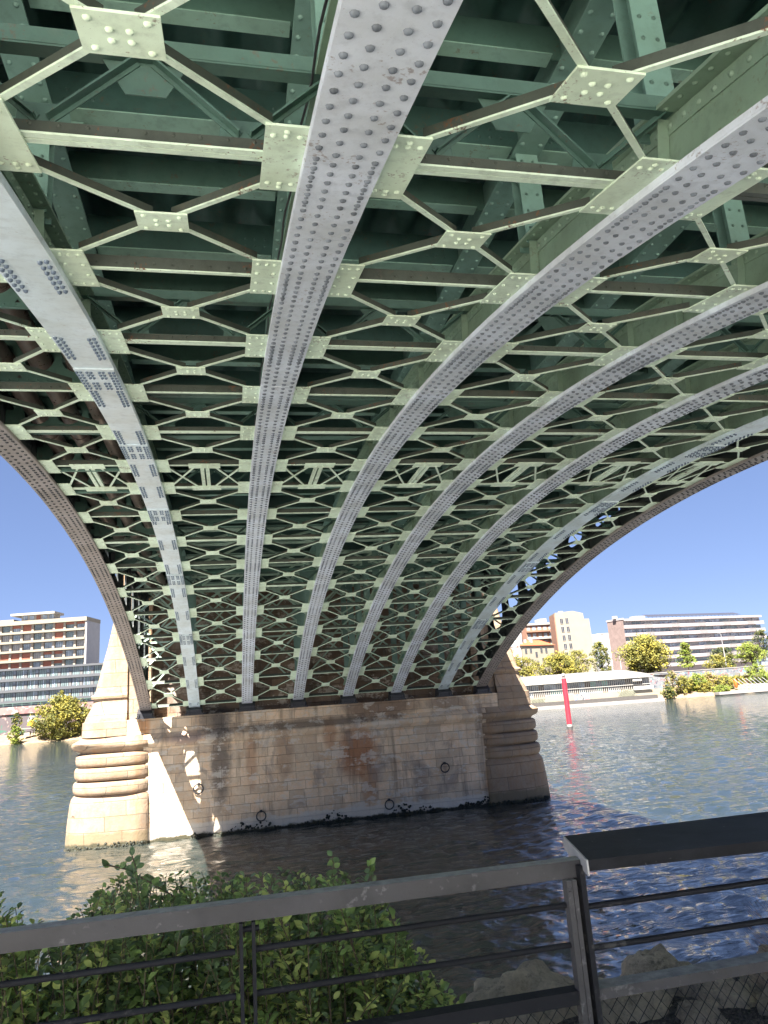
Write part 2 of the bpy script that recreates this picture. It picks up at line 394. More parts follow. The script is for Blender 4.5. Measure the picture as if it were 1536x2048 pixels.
    m.build('rib_web', [M['web'] if rib not in 'AH' else M['edge']], fl)
    m = MB()
    sweep(m, x-0.16, x+0.16, RIBD-0.029, RIBD, -4.5, YEND)
    for sgn in (-1, 1):
        for yy in np.arange(1.6, 22, 0.155): m.rivet(ap(x+sgn*0.1, yy, RIBD-0.029), -nrm(yy), 0.022, 0.016, 6)
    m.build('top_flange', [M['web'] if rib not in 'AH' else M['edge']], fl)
    XR_obj = fl
    for j in range(0, 17):
        yn = node_y(j)
        gusset_jobs.append((fl, rib, j, x, yn))

# gusset plates under each node
GL, GO = 0.42, 0.50
def plate_vis(p):
    q = proj(p)
    if q is None or not seen(p): return -1
    inside = 1 if (-60 < q[0] < 1596 and -60 < q[1] < 2108) else 0
    return inside*1000 + 100.0/q[2]
gj = sorted(gusset_jobs, key=lambda g: -plate_vis(ap(g[3], g[4], 0)))
gj = [g for g in gj if plate_vis(ap(g[3], g[4], 0)) >= 0]
def gusset(m, rib, j, x, yn):
    y0, y1 = yn-GL, min(yn+GL, YEND-0.05)
    sides = (-1, 1)
    for sgn in sides:
        if rib == 'A' and sgn < 0 or rib == 'H' and sgn > 0: continue
        a, b = sorted((x+sgn*0.02, x+sgn*GO))
        sweep(m, a, b, 0.061, 0.0755, y0, y1, 0.5)
        for oy in (-0.34, -0.12, 0.12, 0.34) if yn > 5 else (-0.36, -0.31, 0.31, 0.36):
            for ox in (0.3, 0.37, 0.45) if yn > 5 else (0.29, 0.37, 0.45):
                if yn > 5 and abs(oy) < 0.2 and ox == 0.37: continue
                if yn < 5 and abs(oy) > 0.35 and ox != 0.37: continue
                if yn+oy < y1: m.rivet(ap(x+sgn*ox, yn+oy, 0.061), -nrm(yn+oy), 0.023, 0.017, 8 if yn < 15 else 6)
rest = MB()
for i, (fl, rib, j, x, yn) in enumerate(gj):
    if i < 100:
        m = MB(); gusset(m, rib, j, x, yn); m.build('gusset_plate', [M['sage']], fl)
    else: gusset(rest, rib, j, x, yn)
if rest.v: rest.build('gusset_plates', [M['sage']], bridge, 'stuff')

# lattice between ribs: cross braces and transverse struts
BAYS = [(RIBS[i], RIBS[i+1]) for i in range(7)]
jobs = []
for j in range(0, 16):
    for a, b in BAYS:
        yc_ = (node_y(j)+node_y(j+1))/2; xc = (XR[a]+XR[b])/2
        if plate_vis(ap(xc, yc_)) >= 0: jobs.append((plate_vis(ap(xc, yc_)), j, a, b))
jobs.sort(reverse=True)
def centre_plate(m, xc, yc_, sx=0.19, sy=0.16, n=2):
    sweep(m, xc-sx, xc+sx, 0.0605, 0.0745, yc_-sy, yc_+sy, 0.2)
    cs = [(-0.13, -0.11), (0.13, -0.11), (-0.13, 0.11), (0.13, 0.11), (-0.045, -0.04), (0.045, -0.04), (-0.045, 0.04), (0.045, 0.04)]
    for ox, oy in cs:
        m.rivet(ap(xc+ox*sx/0.19, yc_+oy*sy/0.16, 0.0605), -nrm(yc_), 0.021, 0.017, 8 if yc_ < 15 else 6)
def brace(m, pl, j, a, b):
    ya, yb = node_y(j), node_y(j+1); xa, xb = XR[a]+GO-0.05, XR[b]-GO+0.05
    xc = (xa+xb)/2
    if j != 6:
        y0, y1 = ya+GL-0.06, yb-GL+0.06; ym = (y0+y1)/2; up = nrm(ym)
        ends = [(xa, y0), (xb, y1), (xb, y0), (xa, y1)]
        for k, (ex, ey) in enumerate(ends):
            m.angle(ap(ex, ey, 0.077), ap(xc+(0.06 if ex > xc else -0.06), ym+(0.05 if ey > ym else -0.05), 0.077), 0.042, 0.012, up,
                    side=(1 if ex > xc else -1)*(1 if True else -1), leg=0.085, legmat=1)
        centre_plate(pl, xc, ym)
    else:
        up = nrm(YC)
        for sgn, xe in ((-1, xa), (1, xb)):
            for ey, ty in ((ya+0.15, yb-0.1), (yb-0.15, ya+0.1)):
                m.angle(ap(xe, ey, 0.077), ap(xc+sgn*0.2, ty, 0.077), 0.042, 0.012, up, side=sgn, leg=0.075, legmat=1)
        for o in (-0.055, 0.055): m.beam(ap(xc+o, ya+0.05, 0.077), ap(xc+o, yb-0.05, 0.077), 0.075, 0.05, up)
        for yy in (ya, yb): centre_plate(pl, xc, yy, 0.32, 0.15)
rest = MB(); restp = MB()
for i, (_, j, a, b) in enumerate(jobs):
    if i < 100:
        m, pl = MB(), MB(); brace(m, pl, j, a, b)
        o = m.build('cross_brace', [M['sage2'], M['legs']], bridge); pl.build('centre_plate', [M['sage']], o)
    else: brace(rest, restp, j, a, b)
if rest.v:
    o = rest.build('cross_braces', [M['sage2'], M['legs']], bridge, 'stuff'); restp.build('centre_plates', [M['sage']], o, 'stuff')

jobs = []
for j in range(0, 17):
    for a, b in BAYS:
        p = ap((XR[a]+XR[b])/2, node_y(j))
        if plate_vis(p) >= 0: jobs.append((plate_vis(p), j, a, b))
jobs.sort(reverse=True)
def strut(m, j, a, b):
    y = node_y(j); xa, xb = XR[a]+0.15, XR[b]-0.15; up = nrm(y); t = tan(y)
    double = (j % 2 == 1) and j < 13
    if double:
        for sgn in (-1, 1):
            p0 = ap(xa, y+sgn*0.034, 0.0775); p1 = ap(xb, y+sgn*0.034, 0.0775)
            m.angle(p0, p1, 0.06, 0.013, up, side=-1, leg=0.1, legmat=1)
    else:
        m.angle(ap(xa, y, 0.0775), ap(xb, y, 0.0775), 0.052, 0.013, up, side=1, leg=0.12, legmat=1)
    if y < 12:
        m.cur = 1
        for q in range(9):
            xx = xa+0.4+(xb-xa-0.8)*q/8
            m.rivet(ap(xx, y-(0.072 if double else 0.036), 0.13), -t, 0.014, 0.011, 6)
rest = MB()
for i, (_, j, a, b) in enumerate(jobs):
    if i < 100: m = MB(); strut(m, j, a, b); m.build('transverse_strut', [M['sage2'], M['legs']], bridge)
    else: strut(rest, j, a, b)
if rest.v: rest.build('transverse_struts', [M['sage2'], M['legs']], bridge, 'stuff')

# diaphragm trusses (W shaped) over every odd strut near the crown, inside the rib depth
for j in range(1, 12, 2):
    for a, b in BAYS:
        y = node_y(j); xa, xb = XR[a]+0.02, XR[b]-0.02
        if a == 'A' or plate_vis(ap((xa+xb)/2, y)) < 0: continue
        m = MB(); t = tan(y); L = xb-xa; xm = (xa+xb)/2
        lo, hi = 0.2, 0.60
        up_ = -t
        m.beam(ap(xa, y, hi), ap(xb, y, hi), 0.13, 0.012, nrm(y)); m.beam(ap(xa, y-0.06, hi+0.0125), ap(xb, y-0.06, hi+0.0125), 0.012, 0.09, nrm(y))
        for sgn in (-1, 1):
            xl = xm+sgn*0.5*(L/2)
            for (x0_, n0_, x1_, n1_) in ((xm+sgn*0.05, hi, xl-sgn*0.03, lo), (xl+sgn*0.04, lo, xm+sgn*(L/2-0.06), hi)):
                m.beam(ap(x0_, y, n0_), ap(x1_, y, n1_), 0.012, 0.07, up_); m.beam(ap(x0_, y, n0_), ap(x1_, y, n1_), 0.06, 0.012, up_, lift=-0.013)
            m.prism([ap(xl-0.17, y+0.012, lo-0.1), ap(xl+0.17, y+0.012, lo-0.1), ap(xl+0.14, y+0.012, lo+0.1), ap(xl-0.14, y+0.012, lo+0.1)], t*0.012)
        m.prism([ap(xm-0.25, y+0.012, hi-0.001), ap(xm+0.25, y+0.012, hi-0.001), ap(xm+0.12, y+0.012, hi-0.2), ap(xm-0.12, y+0.012, hi-0.2)], t*0.012)
        m.build('diaphragm_truss', [M['mid']], bridge)

# floor system: longitudinal girders, floor beams, trough deck
for rib in RIBS:
    x = XR[rib]; m = MB(); y0, y1 = -7.0, 37.0; ed = rib in 'AH'
    m.box(x-0.15, x+0.15, y0, y1, DECKZ, DECKZ+0.02); m.box(x-0.01, x+0.01, y0, y1, DECKZ+0.0205, DECKZ+0.55)
    for sgn in (-1, 1):
        a, b = sorted((x+sgn*0.0105, x+sgn*0.024)); m.box(a, b, y0, y1, DECKZ+0.021, DECKZ+0.12)
        for yy in np.arange(1.4, 14, 0.19):
            m.rivet((x+sgn*0.1, yy, DECKZ), (0, 0, -1), 0.026, 0.02, 8)
    m.build('longitudinal_girder', [M['light'] if not ed else M['edge']], bridge)
for j in range(-1, 17):
    for q in (0, 1):
        y = node_y(j)+q*SP/2
        if y > 36.5: continue
        m = MB(); big = (q == 0)
        xs = [XR[r] for r in RIBS]
        for xa, xb in zip(xs[:-1], xs[1:]):
            a, b = xa+0.026, xb-0.026; z0 = DECKZ+(0.05 if big else 0.17)
            m.box(a, b, y-0.009, y+0.009, z0+0.0135, DECKZ+0.56)
            m.cur = 1; m.box(a+0.13, b-0.13, y-(0.11 if big else 0.075), y+(0.11 if big else 0.075), z0, z0+0.013); m.cur = 0
            m.box(a+0.13, b-0.13, y-0.02, y-0.0095, z0+0.014, z0+0.09)
            if y < 13:
                for k in range(int((b-a-0.3)/0.14)): m.rivet((a+0.2+k*0.14, y-0.02, z0+0.055), (0, -1, 0), 0.019, 0.014, 6)
                if big:
                    for k in range(3):
                        for l in range(2):
                            m.rivet((a+0.2+k*0.12, y-0.009, z0+0.2+l*0.1), (0, -1, 0), 0.019, 0.014, 6); m.rivet((b-0.2-k*0.12, y-0.009, z0+0.2+l*0.1), (0, -1, 0), 0.019, 0.014, 6)
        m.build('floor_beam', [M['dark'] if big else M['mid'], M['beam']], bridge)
m = MB()
xs = np.arange(-3.9, 12.5, 0.06); rings = []
for xx in xs:
    c = max(0.0, math.cos(2*math.pi*xx/0.6)); z = DECKZ+0.70-0.13*c**0.6
    rings.append([Vector((xx, -8, z)), Vector((xx, 37.2, z))])
m.loft(rings, smooth=True)
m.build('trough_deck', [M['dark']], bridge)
m = MB(); m.box(-3.95, 12.52, -8, 44, DECKZ+0.74, DECKZ+1.1)
m.box(-4.02, -3.92, -8, 36.9, DECKZ-0.12, DECKZ+0.735); m.box(12.49, 12.59, -8, 36.9, DECKZ+0.45, DECKZ+0.735)  # left fascia, out of view, deepened to narrow the sun streaks on the pier
m.build('road_slab', [M['edge']], bridge)

# spandrel columns and sway bracing
def ribtop(y): return ap(0, y, RIBD).z
cols = []
for j in list(range(0, 3))+list(range(10, 17)):
    yn = node_y(j)
    yn = min(yn, 36.0)
    zt = ribtop(yn)+0.0
    if DECKZ-zt < 0.25: continue
    for rib in RIBS:
        x = XR[rib]
        if j < 3 and plate_vis((x, yn, zt)) < 0: continue
        m = MB()
        for sgn in (-1, 1):
            m.box(x-0.12, x+0.12, yn+sgn*0.09-0.007, yn+sgn*0.09+0.007, zt-0.05, DECKZ-0.001)
            for k in range(int((DECKZ-zt)/0.2)):
                m.rivet((x+0.06, yn-0.097, zt+0.12+k*0.2), (0, -1, 0), 0.02, 0.015, 6); m.rivet((x-0.06, yn-0.097, zt+0.12+k*0.2), (0, -1, 0), 0.02, 0.015, 6)
        m.box(x-0.008, x+0.008, yn-0.0825, yn+0.0825, zt-0.05, DECKZ-0.001)
        for sgn in (-1, 1):
            m.prism([(x+sgn*0.01, yn-0.006, DECKZ-0.36), (x+sgn*0.40, yn-0.006, DECKZ-0.002), (x+sgn*0.01, yn-0.006, DECKZ-0.002)], (0, 0.012, 0))
        m.build('spandrel_column', [M['light'] if rib not in 'AH' else M['edge']], bridge)
    if j < 3: continue
    for a, b in BAYS:
        xa, xb = XR[a]+0.05, XR[b]-0.05; tiers = 1 if DECKZ-zt < 2.2 else 2
        m = MB()
        for k in range(tiers):
            za = zt+0.05+(DECKZ-zt-0.1)*k/tiers; zc = zt+0.05+(DECKZ-zt-0.1)*(k+1)/tiers
            m.angle((xa, yn-0.02, za), (xb, yn-0.02, zc), 0.07, 0.012, (0, -1, 0), leg=0.06)
            m.angle((xa, yn+0.05, zc), (xb, yn+0.05, za), 0.07, 0.012, (0, -1, 0), leg=0.06)
            m.angle((xa, yn, zc-0.03), (xb, yn, zc-0.03), 0.08, 0.012, (0, 0, 1), leg=0.08)
        m.build('sway_brace', [M['sway']], bridge)

# pierced spandrel plates over the two edge ribs
def pierced(m, q, ro=0.72, ex=3.2, th=0.02, n=40):
    # q: four corners (x const) lower-near, lower-far, upper-far, upper-near
    q = [Vector(p) for p in q]
    def bil(u, v): return q[0]*(1-u)*(1-v)+q[1]*u*(1-v)+q[2]*u*v+q[3]*(1-u)*v
    outer, inner = [], []
    for k in range(n):
        a = 2*math.pi*k/n; c, s_ = math.cos(a), math.sin(a); mx = max(abs(c), abs(s_))
        outer.append(bil(0.5+0.5*c/mx, 0.5+0.5*s_/mx))
        r = (abs(c)**ex+abs(s_)**ex)**(-1/ex)
        inner.append(bil(0.5+0.5*ro*c*r, 0.5+0.5*ro*s_*r))
    e = Vector((th, 0, 0)); nn = n
    v = outer+inner+[p+e for p in outer]+[p+e for p in inner]
    f = []
    for k in range(n):
        l = (k+1) % n
        f += [(k, l, n+l, n+k), (2*n+k, 3*n+k, 3*n+l, 2*n+l), (n+k, n+l, 3*n+l, 3*n+k)]
    m.add(v, f)
for rib in 'AH':
    x = XR[rib]-0.01
    for j in range(8, 16):
        ya, yb = node_y(j)+0.06, min(node_y(j+1), 36.0)-0.06
        za, zc = ribtop(ya)-0.03, ribtop(yb)-0.03
        if j == 8: za = zc = DECKZ-0.5
        top = DECKZ-0.001
        if top-za < 0.3 and top-zc < 0.45: continue
        m = MB()
        pierced(m, [(x, ya, za), (x, yb, zc), (x, yb, top), (x, ya, top)], ro=0.56 if j < 12 else 0.64, ex=2.2 if j < 11 else 3.4)
        m.build('spandrel_panel', [M['edge']], bridge)

# pierced hanger plates carrying the pipes between the first two ribs
PX = (-3.25, -2.72, -2.19); PZ = 10.86
for j in range(1, 12):
    y = node_y(j)+0.35; m = MB()
    for k in range(3):
        x0_, x1_ = PX[k]-0.265, PX[k]+0.265
        q = [(x0_, PZ-0.34), (x1_, PZ-0.34), (x1_, PZ+0.34), (x0_, PZ+0.34)]
        n = 28; outer, inner = [], []
        for i in range(n):
            a = 2*math.pi*i/n; c, s_ = math.cos(a), math.sin(a); mx = max(abs(c), abs(s_))
            outer.append(Vector((PX[k]+0.265*c/mx, y, PZ+0.34*s_/mx))); inner.append(Vector((PX[k]+0.215*c, y, PZ+0.215*s_)))
        e = Vector((0, 0.014, 0)); v = outer+inner+[p+e for p in outer]+[p+e for p in inner]; f = []
        for i in range(n):
            l = (i+1) % n; f += [(i, l, n+l, n+i), (2*n+i, 3*n+i, 3*n+l, 2*n+l), (n+i, n+l, 3*n+l, 3*n+i)]
        m.add(v, f)
    m.box(XR['A']+0.16, XR['B']-0.16, y-0.05, y-0.001, PZ-0.41, PZ-0.345)
    m.box(XR['A']+0.03, PX[0]-0.268, y, y+0.014, PZ-0.34, PZ+0.2); m.box(PX[2]+0.268, XR['B']-0.03, y, y+0.014, PZ-0.34, PZ+0.2)
    for xx in np.arange(XR['A']+0.3, XR['B']-0.2, 0.13): m.rivet((xx, y-0.05, PZ-0.378), (0, -1, 0), 0.017, 0.013, 6)
    m.build('pipe_hanger', [M['mid']], bridge)
for k, lab in enumerate(('rusty black pipe slung under the bridge, the one closest to the pierced edge rib',
                         'rusty black pipe slung under the bridge between two other pipes',
                         'rusty black pipe slung under the bridge beside the flat bolted rib')):
    m = MB(); m.tube([(PX[k], yy, PZ) for yy in (-6, 5, 16, 28, 36.9)], 0.165, 20)
    for yy in np.arange(2.0, 36, 3.0): m.tube([(PX[k], yy, PZ), (PX[k], yy+0.12, PZ)], 0.182, 20)
    tag(m.build('service_pipe', [M['pipe']]), lab, 'pipe', 'pipes slung under the bridge')

# thin cables clipped along two of the ribs, sagging between clips
for x, y0, y1 in ((XR['C']-0.19, 1.0, 17.5), (XR['E']+0.2, 2.0, 20.0)):
    m = MB(); pts = []
    for yy in np.arange(y0, y1, 0.27):
        pts.append(ap(x+0.01*math.sin(yy*5), yy, RIBD-0.05-0.03*abs(math.sin(yy*1.44))))
    m.tube(pts, 0.009, 6); m.build('cable', [M['iron']], bridge)

# bearing shoes
for rib in RIBS:
    x = XR[rib]; m = MB()
    m.hexa([(x-0.36, 35.98, 5.36), (x+0.36, 35.98, 5.36), (x+0.36, 36.55, 5.36), (x-0.36, 36.55, 5.36)],
           [(x-0.36, 35.98, 5.52), (x+0.36, 35.98, 5.52), (x+0.36, 36.4, 5.74), (x-0.36, 36.4, 5.74)])
    m.box(x-0.42, x+0.42, 35.93, 36.5, 5.29, 5.357)
    for sgn in (-1, 1): m.box(x+sgn*0.28-0.03, x+sgn*0.28+0.03, 35.9, 35.978, 5.36, 5.5); m.rivet((x+sgn*0.33, 35.98, 5.44), (0, -1, 0), 0.03, 0.03, 6)
    m.build('bearing_shoe', [M['iron']], bridge)

# ------------------------------------------------------------------ PIER
YP = 38.4
pier = thing('bridge_pier', 'stained limestone bridge pier with rounded ends standing in the river', 'pier', (4.28, YP, 0))
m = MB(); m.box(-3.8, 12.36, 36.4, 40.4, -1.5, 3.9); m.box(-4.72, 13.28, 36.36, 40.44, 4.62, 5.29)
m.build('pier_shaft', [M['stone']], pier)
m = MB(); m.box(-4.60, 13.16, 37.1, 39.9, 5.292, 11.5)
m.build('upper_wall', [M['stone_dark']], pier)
for a_ in (-4.66, 12.11):
    m = MB(); m.box(a_, a_+1.11, 36.62, 37.09, 5.2925, 11.3); m.build('wall_return', [M['stone_big']], pier)
m = MB()   # swelling string course along the shaft
prof = [(36.36, 4.62), (36.30, 4.55), (36.22, 4.42), (36.17, 4.30), (36.17, 4.22), (36.21, 4.13), (36.30, 4.09), (36.31, 4.00), (36.37, 3.97), (36.38, 3.90), (36.45, 3.88)]
m.loft([[Vector((xx, y, z)) for y, z in prof] for xx in np.linspace(-3.9, 12.46, 20)], smooth=True)
m.build('string_course', [M['stone']], pier)
def end_ring(sg, xin, L, h, z, n=3.0, K=36, lean=0.0):
    pts = [Vector((xin, YP-1.9, z))]
    for k in range(K+1):
        a = math.pi*k/K; s_ = abs(math.sin(a))**(2/n); c = math.copysign(abs(math.cos(a))**(2/n), math.cos(a))
        pts.append(Vector((xin+sg*L*s_, YP-h*c, z)))
    pts.append(Vector((xin, YP+1.9, z)))
    return pts
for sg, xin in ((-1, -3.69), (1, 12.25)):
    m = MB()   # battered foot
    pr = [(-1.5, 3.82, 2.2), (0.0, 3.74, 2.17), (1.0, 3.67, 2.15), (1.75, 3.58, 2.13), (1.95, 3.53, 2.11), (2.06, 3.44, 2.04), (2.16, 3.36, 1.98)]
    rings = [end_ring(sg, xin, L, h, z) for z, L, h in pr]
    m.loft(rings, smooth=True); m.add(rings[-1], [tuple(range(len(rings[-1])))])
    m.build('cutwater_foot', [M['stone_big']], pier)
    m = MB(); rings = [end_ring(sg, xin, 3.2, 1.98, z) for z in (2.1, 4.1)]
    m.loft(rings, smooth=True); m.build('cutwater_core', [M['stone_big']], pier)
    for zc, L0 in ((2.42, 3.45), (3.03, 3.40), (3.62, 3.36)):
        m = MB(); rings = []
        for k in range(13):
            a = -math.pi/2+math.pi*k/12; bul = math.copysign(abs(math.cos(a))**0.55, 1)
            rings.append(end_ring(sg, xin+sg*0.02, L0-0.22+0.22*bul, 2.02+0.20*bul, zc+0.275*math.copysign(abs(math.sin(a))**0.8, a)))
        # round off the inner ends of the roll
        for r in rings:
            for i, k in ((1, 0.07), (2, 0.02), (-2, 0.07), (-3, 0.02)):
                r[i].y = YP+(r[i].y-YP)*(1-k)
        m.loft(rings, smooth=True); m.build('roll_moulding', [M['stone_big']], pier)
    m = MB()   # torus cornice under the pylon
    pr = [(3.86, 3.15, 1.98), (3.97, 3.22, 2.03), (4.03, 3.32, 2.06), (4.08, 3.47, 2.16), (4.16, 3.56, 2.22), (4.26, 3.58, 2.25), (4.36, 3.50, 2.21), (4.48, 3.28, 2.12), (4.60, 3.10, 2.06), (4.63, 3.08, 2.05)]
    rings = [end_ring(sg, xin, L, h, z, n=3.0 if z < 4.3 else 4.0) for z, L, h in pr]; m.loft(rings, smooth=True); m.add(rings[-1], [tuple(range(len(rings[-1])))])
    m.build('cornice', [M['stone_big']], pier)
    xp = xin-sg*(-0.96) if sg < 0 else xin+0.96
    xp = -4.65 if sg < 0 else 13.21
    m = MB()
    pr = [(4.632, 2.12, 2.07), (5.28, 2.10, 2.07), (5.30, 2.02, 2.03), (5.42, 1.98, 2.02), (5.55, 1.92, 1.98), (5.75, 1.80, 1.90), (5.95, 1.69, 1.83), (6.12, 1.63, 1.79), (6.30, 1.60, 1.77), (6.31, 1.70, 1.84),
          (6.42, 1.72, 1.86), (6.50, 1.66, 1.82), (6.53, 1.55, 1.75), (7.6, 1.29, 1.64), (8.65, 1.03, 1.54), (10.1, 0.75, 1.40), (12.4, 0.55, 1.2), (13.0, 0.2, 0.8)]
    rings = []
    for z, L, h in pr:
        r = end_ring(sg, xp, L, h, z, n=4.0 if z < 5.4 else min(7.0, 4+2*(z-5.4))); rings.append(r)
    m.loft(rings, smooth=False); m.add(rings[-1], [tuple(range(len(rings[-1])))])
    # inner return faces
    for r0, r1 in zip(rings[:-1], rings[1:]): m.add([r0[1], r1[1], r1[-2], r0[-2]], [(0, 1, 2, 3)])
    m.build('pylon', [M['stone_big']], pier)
for k, (x, z) in enumerate(((-1.50, 2.15), (1.27, 0.72), (7.26, 0.64), (10.13, 2.05))):
    m = MB(); m.tube([(x+0.21*math.sin(a), 36.33-0.05*abs(math.cos(a/2)), z+0.21*math.cos(a)-0.1) for a in np.linspace(0, 2*math.pi, 25)], 0.028, 6)
    m.box(x-0.05, x+0.05, 36.28, 36.41, z+0.06, z+0.16)
    m.build('mooring_ring', [M['iron']], pier)
m = MB()
for k in range(1500):
    r = rng.random()
    if r < 0.75: x = rng.choice((rng.uniform(-1.9, 12.2), rng.gauss(5, 2.5), rng.gauss(11.5, 0.8))); y = 36.36
    elif r < 0.9: x = rng.uniform(12.3, 15.5); y = 36.22
    else: x = rng.uniform(-7.0, -3.8); y = 36.2
    if x < -7.0 or x > 15.4: continue
    h = 0.24*max(0.05, math.sin(x*1.7)+0.6*math.sin(x*4.1+1)+0.5)
    if y < 36.3: h = 0.10
    z = -0.05+(0.12+h)*rng.random()**2.2; s_ = rng.uniform(0.02, 0.07)
    if x > 14.6 or x < -6.4: y += 0.35*(max(x-14.6, -6.4-x))
    m.rivet((x, y+rng.uniform(-0.02, 0.03), z), (rng.uniform(-.4, .4), -1, rng.uniform(-.3, .5)), s_, s_*rng.uniform(0.7, 1.6), 5)
m.build('mussels', [plain('dark_mussel', (0.022, 0.024, 0.016), 0.7, vary=0.5, scale=12)], pier, 'stuff')

# ------------------------------------------------------------------ RIVER WATER
def wave_field(x, y, cell):
    h = np.zeros_like(x); r2 = np.random.default_rng(3)
    for i in range(70):
        lam = 0.2*(9**(i/69.0)); th = r2.normal(R(200), R(48)); k = 2*math.pi/lam
        amp = 0.0060*lam**0.62*(1.0 if lam < 0.9 else 0.7)
        fade = np.clip((lam/cell-2.2)/2.5, 0, 1)
        h += amp*fade*np.sin(k*(x*math.cos(th)+y*math.sin(th))+r2.uniform(0, 6.28))
    return h
NA, NR = 900, 800
rr = 6.0*np.exp(np.linspace(0, math.log(420/6.0), NR)); aa = np.concatenate([np.linspace(R(-104), R(-22), 100)[:-1], np.linspace(R(-22), R(44), 720), np.linspace(R(44), R(104), 82)[1:]]); NA = len(aa)
RR, AA = np.meshgrid(rr, aa, indexing='ij'); WX, WY = RR*np.sin(AA), RR*np.cos(AA)
cell = np.maximum(RR*np.gradient(aa)[None, :]*0.8, RR*math.log(420/6.0)/NR)
WZ = wave_field(WX, WY, cell)
me = bpy.data.meshes.new('river_water')
idx = np.arange(NR*NA).reshape(NR, NA)
F = np.stack([idx[:-1, :-1], idx[1:, :-1], idx[1:, 1:], idx[:-1, 1:]], -1).reshape(-1, 4)[:, ::-1]
me.vertices.add(NR*NA); me.vertices.foreach_set('co', np.stack([WX, WY, WZ], -1).ravel())
me.loops.add(F.size); me.polygons.add(len(F)); me.loops.foreach_set('vertex_index', F.ravel())
me.polygons.foreach_set('loop_start', np.arange(0, F.size, 4)); me.polygons.foreach_set('loop_total', np.full(len(F), 4))
me.polygons.foreach_set('use_smooth', np.ones(len(F), bool)); me.update(); me.validate()
t = NT('green_river_water')
n1 = t.noise(2.2, 5, 0.6, stretch=(0.6, 1.5, 1), dist=0.6); n2 = t.noise(7.5, 4, 0.6, stretch=(0.65, 1.4, 1), dist=0.5); n3 = t.noise(0.05, 3)
col = t.mix(t.ramp(n3, [(0.35, 0), (0.65, 1)]), (0.015, 0.022, 0.020), (0.021, 0.029, 0.027))
n0 = t.noise(0.5, 3, 0.6, stretch=(0.45, 1.6, 1), dist=0.8)
t.bump(t.math('ADD', t.math('MULTIPLY', n0, 4.2), t.math('ADD', t.math('MULTIPLY', n1, 0.9), t.math('MULTIPLY', n2, 0.17))), 0.8, 0.11)
t.out(col, 0.045, 0.8); t.b.inputs['IOR'].default_value = 2.0
me.materials.append(t.m)
o = bpy.data.objects.new('river_water', me); COL.objects.link(o); o['kind'] = 'structure'

# ------------------------------------------------------------------ NEAR BANK
M['gravel'] = None
t = NT('dark_gravel'); v = t.n("ShaderNodeTexVoronoi"); v.inputs['Scale'].default_value = 55; t.set(v.inputs['Vector'], t.xyz())
col = t.mix(t.ramp(v.outputs['Color'], [(0.1, 0), (0.9, 1)]), (0.025, 0.024, 0.026), (0.11, 0.10, 0.10))
t.bump(v.outputs['Distance'], 0.9, 0.03); M['gravel'] = t.out(col, 0.9, 0.2)
M['paving'] = plain('pale_quay_paving', (0.66, 0.63, 0.56), 0.8, vary=0.1, scale=1.5, bump=0.2)
def gz(x, y):
    b = 3.95
    ye = 3.5+0.85*min(1.0, max(0.0, (x-0.75)/0.6))
    if y > ye:
        k = min(1.0, (y-ye)/2.0); b = 3.95-4.6*(k**0.8)
    return b+0.05*math.sin(x*3.1+y*2.0)*math.sin(y*4.3-x)*(1 if y > 2.6 else 0.2)
m = MB(); xs = list(np.linspace(-6, 8, 90)); ys = list(np.linspace(1.9, 6.6, 44)); rings = []
xs = [-260, -120, -50, -20, -10]+xs+[12, 24, 55, 130, 260]
for yy in ys: rings.append([Vector((xx, yy, gz(xx, yy)+rng.uniform(-.012, .012))) for xx in xs])
m.loft(rings, smooth=True); o = m.build('bank_ground', [M['gravel']]); o['kind'] = 'structure'
m = MB(); m.box(-260, 260, -160, 1.9, 3.5, 3.96); m.box(-260, -8, 1.9, 4.6, 3.2, 4.06); m.box(15, 260, 1.9, 4.6, 3.2, 4.06); o = m.build('quay_and_bounce_strips', [M['paving']]); o['kind'] = 'structure'  # unseen side strips added to bounce sunlight up under the bridge

# boulders of the riprap
t = NT('pitted_riprap_stone'); n1 = t.noise(6, 7, 0.75); n2 = t.noise(26, 6, 0.75)
col = t.mix(t.ramp(n1, [(0.35, 0), (0.62, 1)]), (0.38, 0.31, 0.235), (0.74, 0.63, 0.49))
col = t.mix(t.math('MULTIPLY', t.ramp(n2, [(0.52, 0), (0.68, 1)]), 0.7), col, (0.10, 0.09, 0.08))
t.bump(t.math('ADD', t.math('MULTIPLY', n2, 0.7), n1), 1.0, 0.09); M['rock'] = t.out(col, 0.9, 0.2)
def boulder(c, s, seed, label):
    import bmesh
    bm = bmesh.new(); bmesh.ops.create_icosphere(bm, subdivisions=5, radius=1.0)
    r2 = np.random.default_rng(seed); pl = [(Vector(r2.normal(size=3)).normalized(), r2.uniform(0.62, 0.92)) for _ in range(16)]
    ks = [(Vector(r2.normal(size=3))*k, r2.uniform(0, 6)) for k in (2, 3, 5, 7, 9, 12, 16, 21)]
    for v in bm.verts:
        p = v.co.copy()
        for n, d in pl:
            e = p.dot(n)-d
            if e > 0: p -= n*e*0.92
        q = sum(math.sin(p.dot(k)+ph)*0.085/(1+i*0.35) for i, (k, ph) in enumerate(ks))
        p *= 1+q
        v.co = Vector((p.x*s[0], p.y*s[1], p.z*s[2]))
    me = bpy.data.meshes.new('boulder'); bm.to_mesh(me); bm.free(); me.materials.append(M['rock'])
    me.polygons.foreach_set('use_smooth', [True]*len(me.polygons))
    o = bpy.data.objects.new('boulder', me); COL.objects.link(o); o.location = c; o.rotation_euler = (r2.uniform(-.15, .15), r2.uniform(-.15, .15), r2.uniform(-.5, .5))
    tag(o, label, 'rock', 'riprap boulders behind the railing'); return o
